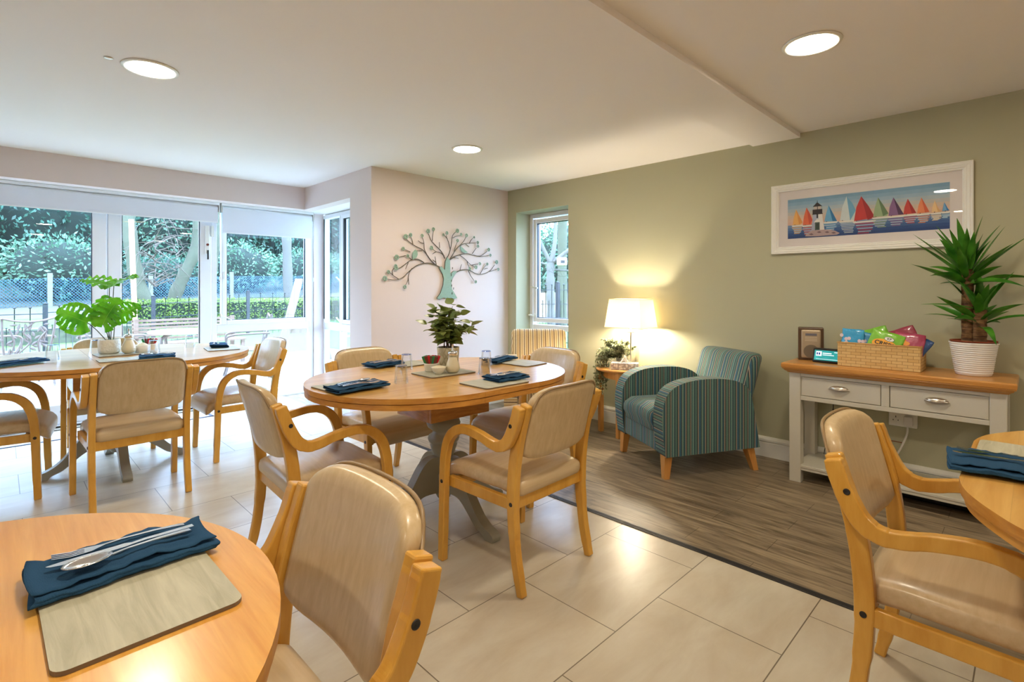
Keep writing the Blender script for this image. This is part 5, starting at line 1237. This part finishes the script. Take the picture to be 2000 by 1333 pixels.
# direction helper for outdoor things: point at image-independent depth d and lateral u computed offline
tree([(0, 0, -.1), (-.15, 0, .6), (-.42, 0, 1.6), (-.58, 0, 3.2), (-.62, 0, 6)], (.21, .12), 'leaning pale trunk just right of the timber pole in the right door', (2.95, 16.6, .12), twigs=60, seed=4)
tree([(0, 0, -.1), (-.05, 0, .8), (.22, 0, 1.6), (.55, 0, 2.7), (.62, 0, 6)], (.19, .13), 'forked pale trunk in the middle of the right door', (3.60, 17.4, .15), branches=(([(.30, 0, 1.7), (.62, .1, 2.6), (.78, .1, 3.6), (.85, .1, 6)], .13),), twigs=30, seed=8)
tree([(0, 0, -.1), (.15, 0, .8), (.28, 0, 1.8), (.36, 0, 3.0), (.5, 0, 6)], (.14, .12), 'slim grey trunk at the right of the right door', (4.35, 17.7, .15), seed=9)
tree([(0, 0, -.1), (-.05, 0, 2), (-.12, 0, 4), (-.2, 0, 7)], (.16, .13), 'straight pale trunk in the corner window', (7.0, 17.9, .3), 'bark2', branches=(([(.3, .4, 0), (.8, .4, 1.4), (1.4, .4, 3.4)], .03), ([(.7, .3, 0), (1.0, .3, 1.4), (1.1, .3, 3.0)], .03)))
tree([(0, 0, -.2), (0, 0, 2), (.05, 0, 4), (.1, 0, 8)], (.2, .17), 'ivy clad trunk in the narrow side window', (8.3, 15.9, 0), 'bark')
tree([(0, 0, -.1), (-.03, 0, .8), (-.06, 0, 1.55), (-.05, 0, 2.05)], (.115, .10), 'pale garden tree with a nest box outside the tall window', (10.1, 8.75, -.06), 'bark2', branches=(
    ([(-.05, 0, 2.0), (-.25, .15, 2.5), (-.5, .35, 3.2), (-.7, .5, 4)], .06), ([(-.05, 0, 2.0), (.05, -.05, 2.5), (.15, 0, 3.2), (.2, 0, 4)], .07), ([(-.04, 0, 2.0), (.35, -.35, 2.4), (.8, -.7, 2.9)], .06),
    ([(-.05, 0, 1.95), (-.3, .3, 2.05), (-.7, .6, 2.1)], .03), ([(0, 0, 1.85), (.3, -.3, 1.82), (.8, -.8, 1.86)], .03)))
g = G(); g.rbox((0, 0, 0), (.13, .13, .11), .05, None, (6, 6, 6)); g.box((-.14, -.06, -.04), (-.10, .04, .03), 1); tag(g.obj('nest_box', [plain('nest_wood', srgb(150, 132, 120), .9), 'black'], None, (10.2, 8.50, 1.98), rad(45)), 'small round nest box wedged in the fork of the pale garden tree', 'nest box')
tree([(0, 0, -.1), (0, 0, 2), (0, 0, 5)], (.17, .14), 'second grey trunk behind the garden tree outside the tall window', (13.1, 10.9, -.06), 'bark')
# railings
def railing(x0, y0, x1, y1, z0, z1, h, label, n=14, low=True):
    t = thing('railing_panel', label, 'railing', (x0, y0, 0))
    d = Vector((x1-x0, y1-y0, 0)); L = d.length; g = G()
    def P(k, z): return Vector((d.x*k, d.y*k, z0+(z1-z0)*k+z))
    g.bar(P(0, -.1), P(0, h+.06), .075, .075); g.lathe([(.03, 0), (.05, .01), (.0001, .04)], 10, tuple(P(0, h+.06)))
    g.obj('post', 'rail', t)
    g = G()
    for z in (h-.10, h-.42, .12): g.tube([P(0, z), P(1, z)], .011, 4, smooth=False)
    for i in range(1, n):
        k = i/n; top = h if i % 1 == 0 else h-.1; g.tube([P(k, .05), P(k, top)], .008, 5)
        g.lathe([(.0001, 0), (.022, .012), (.022, .03), (.0001, .045)], 8, tuple(P(k, top)))
        if low:
            k2 = (i-.5)/n; g.tube([P(k2, .05), P(k2, h-.36)], .007, 5); g.lathe([(.0001, 0), (.018, .012), (.0001, .035)], 6, tuple(P(k2, h-.36)))
    g.obj('bars', 'rail', t)
railing(-3.2, 12.0, .61, 13.2, -.1, -.12, 1.03, 'black metal railing at the far left of the garden', 18)
railing(.61, 13.2, 2.46, 14.0, -.12, -.05, 1.05, 'black metal railing panel beyond the left glazed door', 9)
railing(2.46, 14.0, 4.77, 14.98, -.05, .02, 1.10, 'black metal railing panel beyond the right glazed door', 9)
railing(4.77, 14.98, 8.2, 14.6, .02, .02, 1.13, 'black metal railing panel beyond the corner window', 11)
railing(6.85, 10.5, 9.6, 9.4, -.06, -.06, 1.25, 'black railing gate side seen through the narrow side window', 9)
railing(8.55, 7.95, 9.0, 7.62, -.06, -.06, 1.42, 'black railing beyond the tall window, left of the twin posts', 4)
railing(9.0, 7.62, 9.22, 7.45, -.06, -.06, 1.42, 'black gate posts beyond the tall window', 2)
railing(9.22, 7.45, 10.2, 6.8, -.06, -.06, 1.42, 'black railing beyond the tall window, right of the twin posts', 4)
# hedge, stone wall
rnd = random.Random(6)
t = thing('hedge', 'low clipped yellow-green hedge behind the railings', 'hedge', (5.6, 16.6, .28)); g = G()
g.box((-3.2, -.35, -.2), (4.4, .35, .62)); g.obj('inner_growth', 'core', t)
g = G()
for i in range(9000):
    x = rnd.uniform(-3.3, 4.5); f = rnd.random()
    p = Vector((x, -.40+rnd.uniform(-.05, .03), rnd.uniform(-.1, .7))) if f < .5 else Vector((x, rnd.uniform(-.42, .42), .66+rnd.uniform(-.05, .06)))
    q = Vector((rnd.uniform(-1, 1), rnd.uniform(-1, 0), rnd.uniform(-.5, 1))).normalized()*.07; w_ = q.orthogonal().normalized()*.018
    g.add([p, p+q*.5+w_, p+q, p+q*.5-w_], [(0, 1, 2, 3)])
g.obj('foliage', 'hedge', t)
g = G(); g.box((-3.4, 15.2, -.3), (2.6, 15.6, .42)); tag(g.obj('stone_wall', 'stone', bevel=.03), 'low dry stone garden wall behind the railings at the left', 'wall')
g = G(); g.box((10.4, 13.2, -.3), (18.5, 13.5, 1.15), rz=rad(-38)); tag(g.obj('brick_wall', 'brick'), 'low pale brick garden wall beyond the tall window', 'wall')
# chain link fence: posts and mesh
def mesh_mat():
    m = bpy.data.materials.new('green_mesh'); m.use_nodes = True; nt = m.node_tree; p = nt.nodes['Principled BSDF']; p.inputs['Base Color'].default_value = srgb(34, 78, 92); p.inputs['Roughness'].default_value = .5
    return m
MM = mesh_mat()
def linkfence(x0, y0, x1, y1, label, h=.82):
    t = thing('mesh_fence', label, 'fence', (x0, y0, 0), 0, 'green mesh fence panels on the bank'); d = Vector((x1-x0, y1-y0, 0)); L = d.length
    def P(k, z): x, y = x0+d.x*k, y0+d.y*k; return Vector((d.x*k, d.y*k, gz(x, y)+z))
    g = G(); s_ = .085; n = int(L/s_); m = int(h/s_)
    for i in range(-m, n):
        for sg in (0, 1):
            a0 = i if sg == 0 else i+m; b0 = i+m if sg == 0 else i
            za, zb_ = 0, h
            ka, kb = a0*s_/L, b0*s_/L
            def cl(k_, z_, ko, zo):
                if k_ < 0: f = (0-k_)/(ko-k_); return 0, z_+(zo-z_)*f
                if k_ > 1: f = (k_-1)/(k_-ko); return 1, z_+(zo-z_)*f
                return k_, z_
            if max(ka, kb) <= 0 or min(ka, kb) >= 1: continue
            A = cl(ka, za, kb, zb_); B = cl(kb, zb_, ka, za)
            g.tube([P(*A), P(*B)], .0085, 3, smooth=False)
    g.obj('mesh', MM, t)
    g = G(); g.bar(P(0, -.2), P(0, h+.15), .12, .12); g.obj('post', 'concrete', t)
linkfence(-4.5, 20.4, 1.07, 20.85, 'green mesh fence at the far left of the bank')
linkfence(1.07, 20.85, 3.6, 20.9, 'green mesh fence with concrete post beyond the left door')
linkfence(3.6, 20.9, 6.1, 20.95, 'green mesh fence behind the bare trunks')
linkfence(6.1, 20.95, 12.2, 21.6, 'green mesh fence with pale post beyond the corner window')
linkfence(12.2, 21.6, 21.5, 22.0, 'green mesh fence at the right end of the bank')
# timber pole
g = G(); g.bar((1.78, 11.6, -.05), (1.70, 11.6, 2.55), .075, .075); g.bar((1.60, 11.6, 2.50), (1.90, 11.6, 2.52), .05, .05); tag(g.obj('timber_pole', 'newwood'), 'tall pale timber pole standing in the garden beyond the right door', 'pole')
# cast garden chairs
def garden_chair(loc, rz, label):
    t = thing('garden_chair', label, 'garden chair', loc, rz, 'cast metal garden chairs on the patio')
    def B(x, z): return Vector((x, -.24-.22*(z-.42)+.03*(x/.26)**2, z))
    g = G(); g.tube(sp([B(-.22, .42), B(-.25, .65), B(-.27, .93)], 4), .014, 6); g.tube(sp([B(.22, .42), B(.25, .65), B(.27, .93)], 4), .014, 6)
    g.tube(sp([B(-.27, .93), B(-.1, .885), B(.1, .885), B(.27, .93)], 4), .015, 6); g.tube([B(-.22, .46), B(.22, .46)], .013, 6); g.obj('back_frame', 'cast', t)
    g = G(); rr = random.Random(2)
    g.tube(sp([B(-.1, .46), B(.02, .62), B(-.06, .75), B(.05, .885)], 5), .009, 5); g.tube(sp([B(.12, .46), B(.10, .62), B(.18, .75)], 5), .008, 5); g.tube(sp([B(-.16, .46), B(-.14, .62), B(-.2, .80)], 5), .008, 5)
    for i in range(30):
        x = rr.uniform(-.19, .19); z = rr.uniform(.49, .86); a = rr.uniform(0, pi); L = rr.uniform(.07, .10)
        c = B(x, z); d = Vector((cos(a), 0, sin(a))); leaf_oval(g, c-d*L/2, d, (0, 1, 0), L, .034, .1, 0, n=5, shape=1)
    g.obj('leaf_back', 'cast', t, solid=.006)
    g = G(); g.box((-.25, -.25, .405), (.25, .25, .425)); g.obj('seat', 'cast', t, bevel=.01)
    for s_ in (-1, 1):
        g = G(); g.tube(sp([(s_*.27, -.30, .66), (s_*.29, -.05, .66), (s_*.29, .22, .64), (s_*.28, .26, .55), (s_*.25, .22, .42)], 4), .016, 6); g.obj('armrest', 'cast', t)
        for sy in (-1, 1): g = G(); g.tube(sp([(s_*.23, sy*.22, .42), (s_*.25, sy*.24, .2), (s_*.27, sy*.29, 0)], 4), .014, 6); g.obj('leg', 'cast', t)
    return t
c0 = garden_chair((.20, 9.55, -.03), rad(14), 'cast metal garden chair with leaf pattern back beyond the left door')
dup(c0, (1.12, 9.05, -.03), rad(-35), 'cast metal garden chair with leaf pattern back just left of the round patio table')
dup(c0, (2.60, 8.25, -.03), rad(75), 'cast metal garden chair right of the round patio table, seen through the low pane')
dup(c0, (-.15, 10.2, -.03), rad(-60), 'cast metal garden chair further back at the far left of the patio')
t = thing('patio_table', 'round cast metal patio table with a pale top beyond the glazed doors', 'garden table', (1.84, 8.35, -.03))
G().lathe([(.0001, .70), (.42, .70), (.44, .71), (.44, .725), (.42, .735), (.0001, .735)], 40, cap=False).obj('top', plain('pale_table_top', srgb(190, 182, 172), .5), t)
for i in range(4):
    a = i*pi/2+.5; g = G(); g.tube(sp([(cos(a)*.2, sin(a)*.2, .70), (cos(a)*.36, sin(a)*.36, .62), (cos(a)*.30, sin(a)*.30, .3), (cos(a)*.42, sin(a)*.42, 0)], 5), .022, 6); g.obj('leg', 'cast', t)
t = thing('garden_bench', 'weathered slatted wooden bench behind the patio table', 'bench', (2.35, 10.2, -.03), rad(6))
g = G()
for k in range(6): g.box((-.8, .20+.012*k, .46+k*.06), (.8, .22+.012*k, .50+k*.06))
g.obj('back_slats', 'bench', t)
g = G(); [g.box((-.8, -.25+k*.085, .40), (.8, -.19+k*.085, .425)) for k in range(6)]; g.obj('seat_slats', 'bench', t)
for x in (-.78, .72):
    for y in (-.24, .2): g = G(); g.box((x, y, 0), (x+.06, y+.06, .40 if y < 0 else .82)); g.obj('leg', 'bench', t)
t = thing('wooden_a_frame', 'weathered wooden A-shaped frame leaning on the patio by the corner window', 'garden frame', (3.95, 9.45, -.03), rad(-20))
for s_, nm in ((-1, 'leg'), (1, 'leg')):
    g = G(); g.add([(s_*.42-.07, -.03, 0), (s_*.42+.09, -.03, 0), (s_*.06+.07, -.03, 1.5), (s_*.06-.07, -.03, 1.5), (s_*.42-.07, .03, 0), (s_*.42+.09, .03, 0), (s_*.06+.07, .03, 1.5), (s_*.06-.07, .03, 1.5)], [(0, 1, 2, 3), (7, 6, 5, 4), (0, 4, 5, 1), (1, 5, 6, 2), (2, 6, 7, 3), (3, 7, 4, 0)]); g.obj(nm, 'timber', t)
g = G(); g.box((-.3, .03, .5), (.3, .06, .62)); g.obj('crossbar', 'timber', t)
# white building far beyond the side window
t = thing('house', 'white rendered house far away through the narrow side window', 'building', (30.0, 44.5, 0), rad(-42))
g = G(); g.box((-3, -2, 1.5), (5, 4, 6.2)); g.obj('wall', plain('render_white', srgb(200, 200, 206), .9), t)
g = G(); g.prism([(-3.4, 6.2), (5.4, 6.2), (1, 8.4)], -2.3, 4.3, axis='y'); g.obj('roof', plain('roof_tile', srgb(130, 110, 104), .9), t)
for x in (-1.5, 2.0): g = G(); g.box((x, -2.06, 3.4), (x+1.2, -2.0, 5.0)); g.obj('window', plain('far_glass', srgb(120, 130, 150), .2), t)
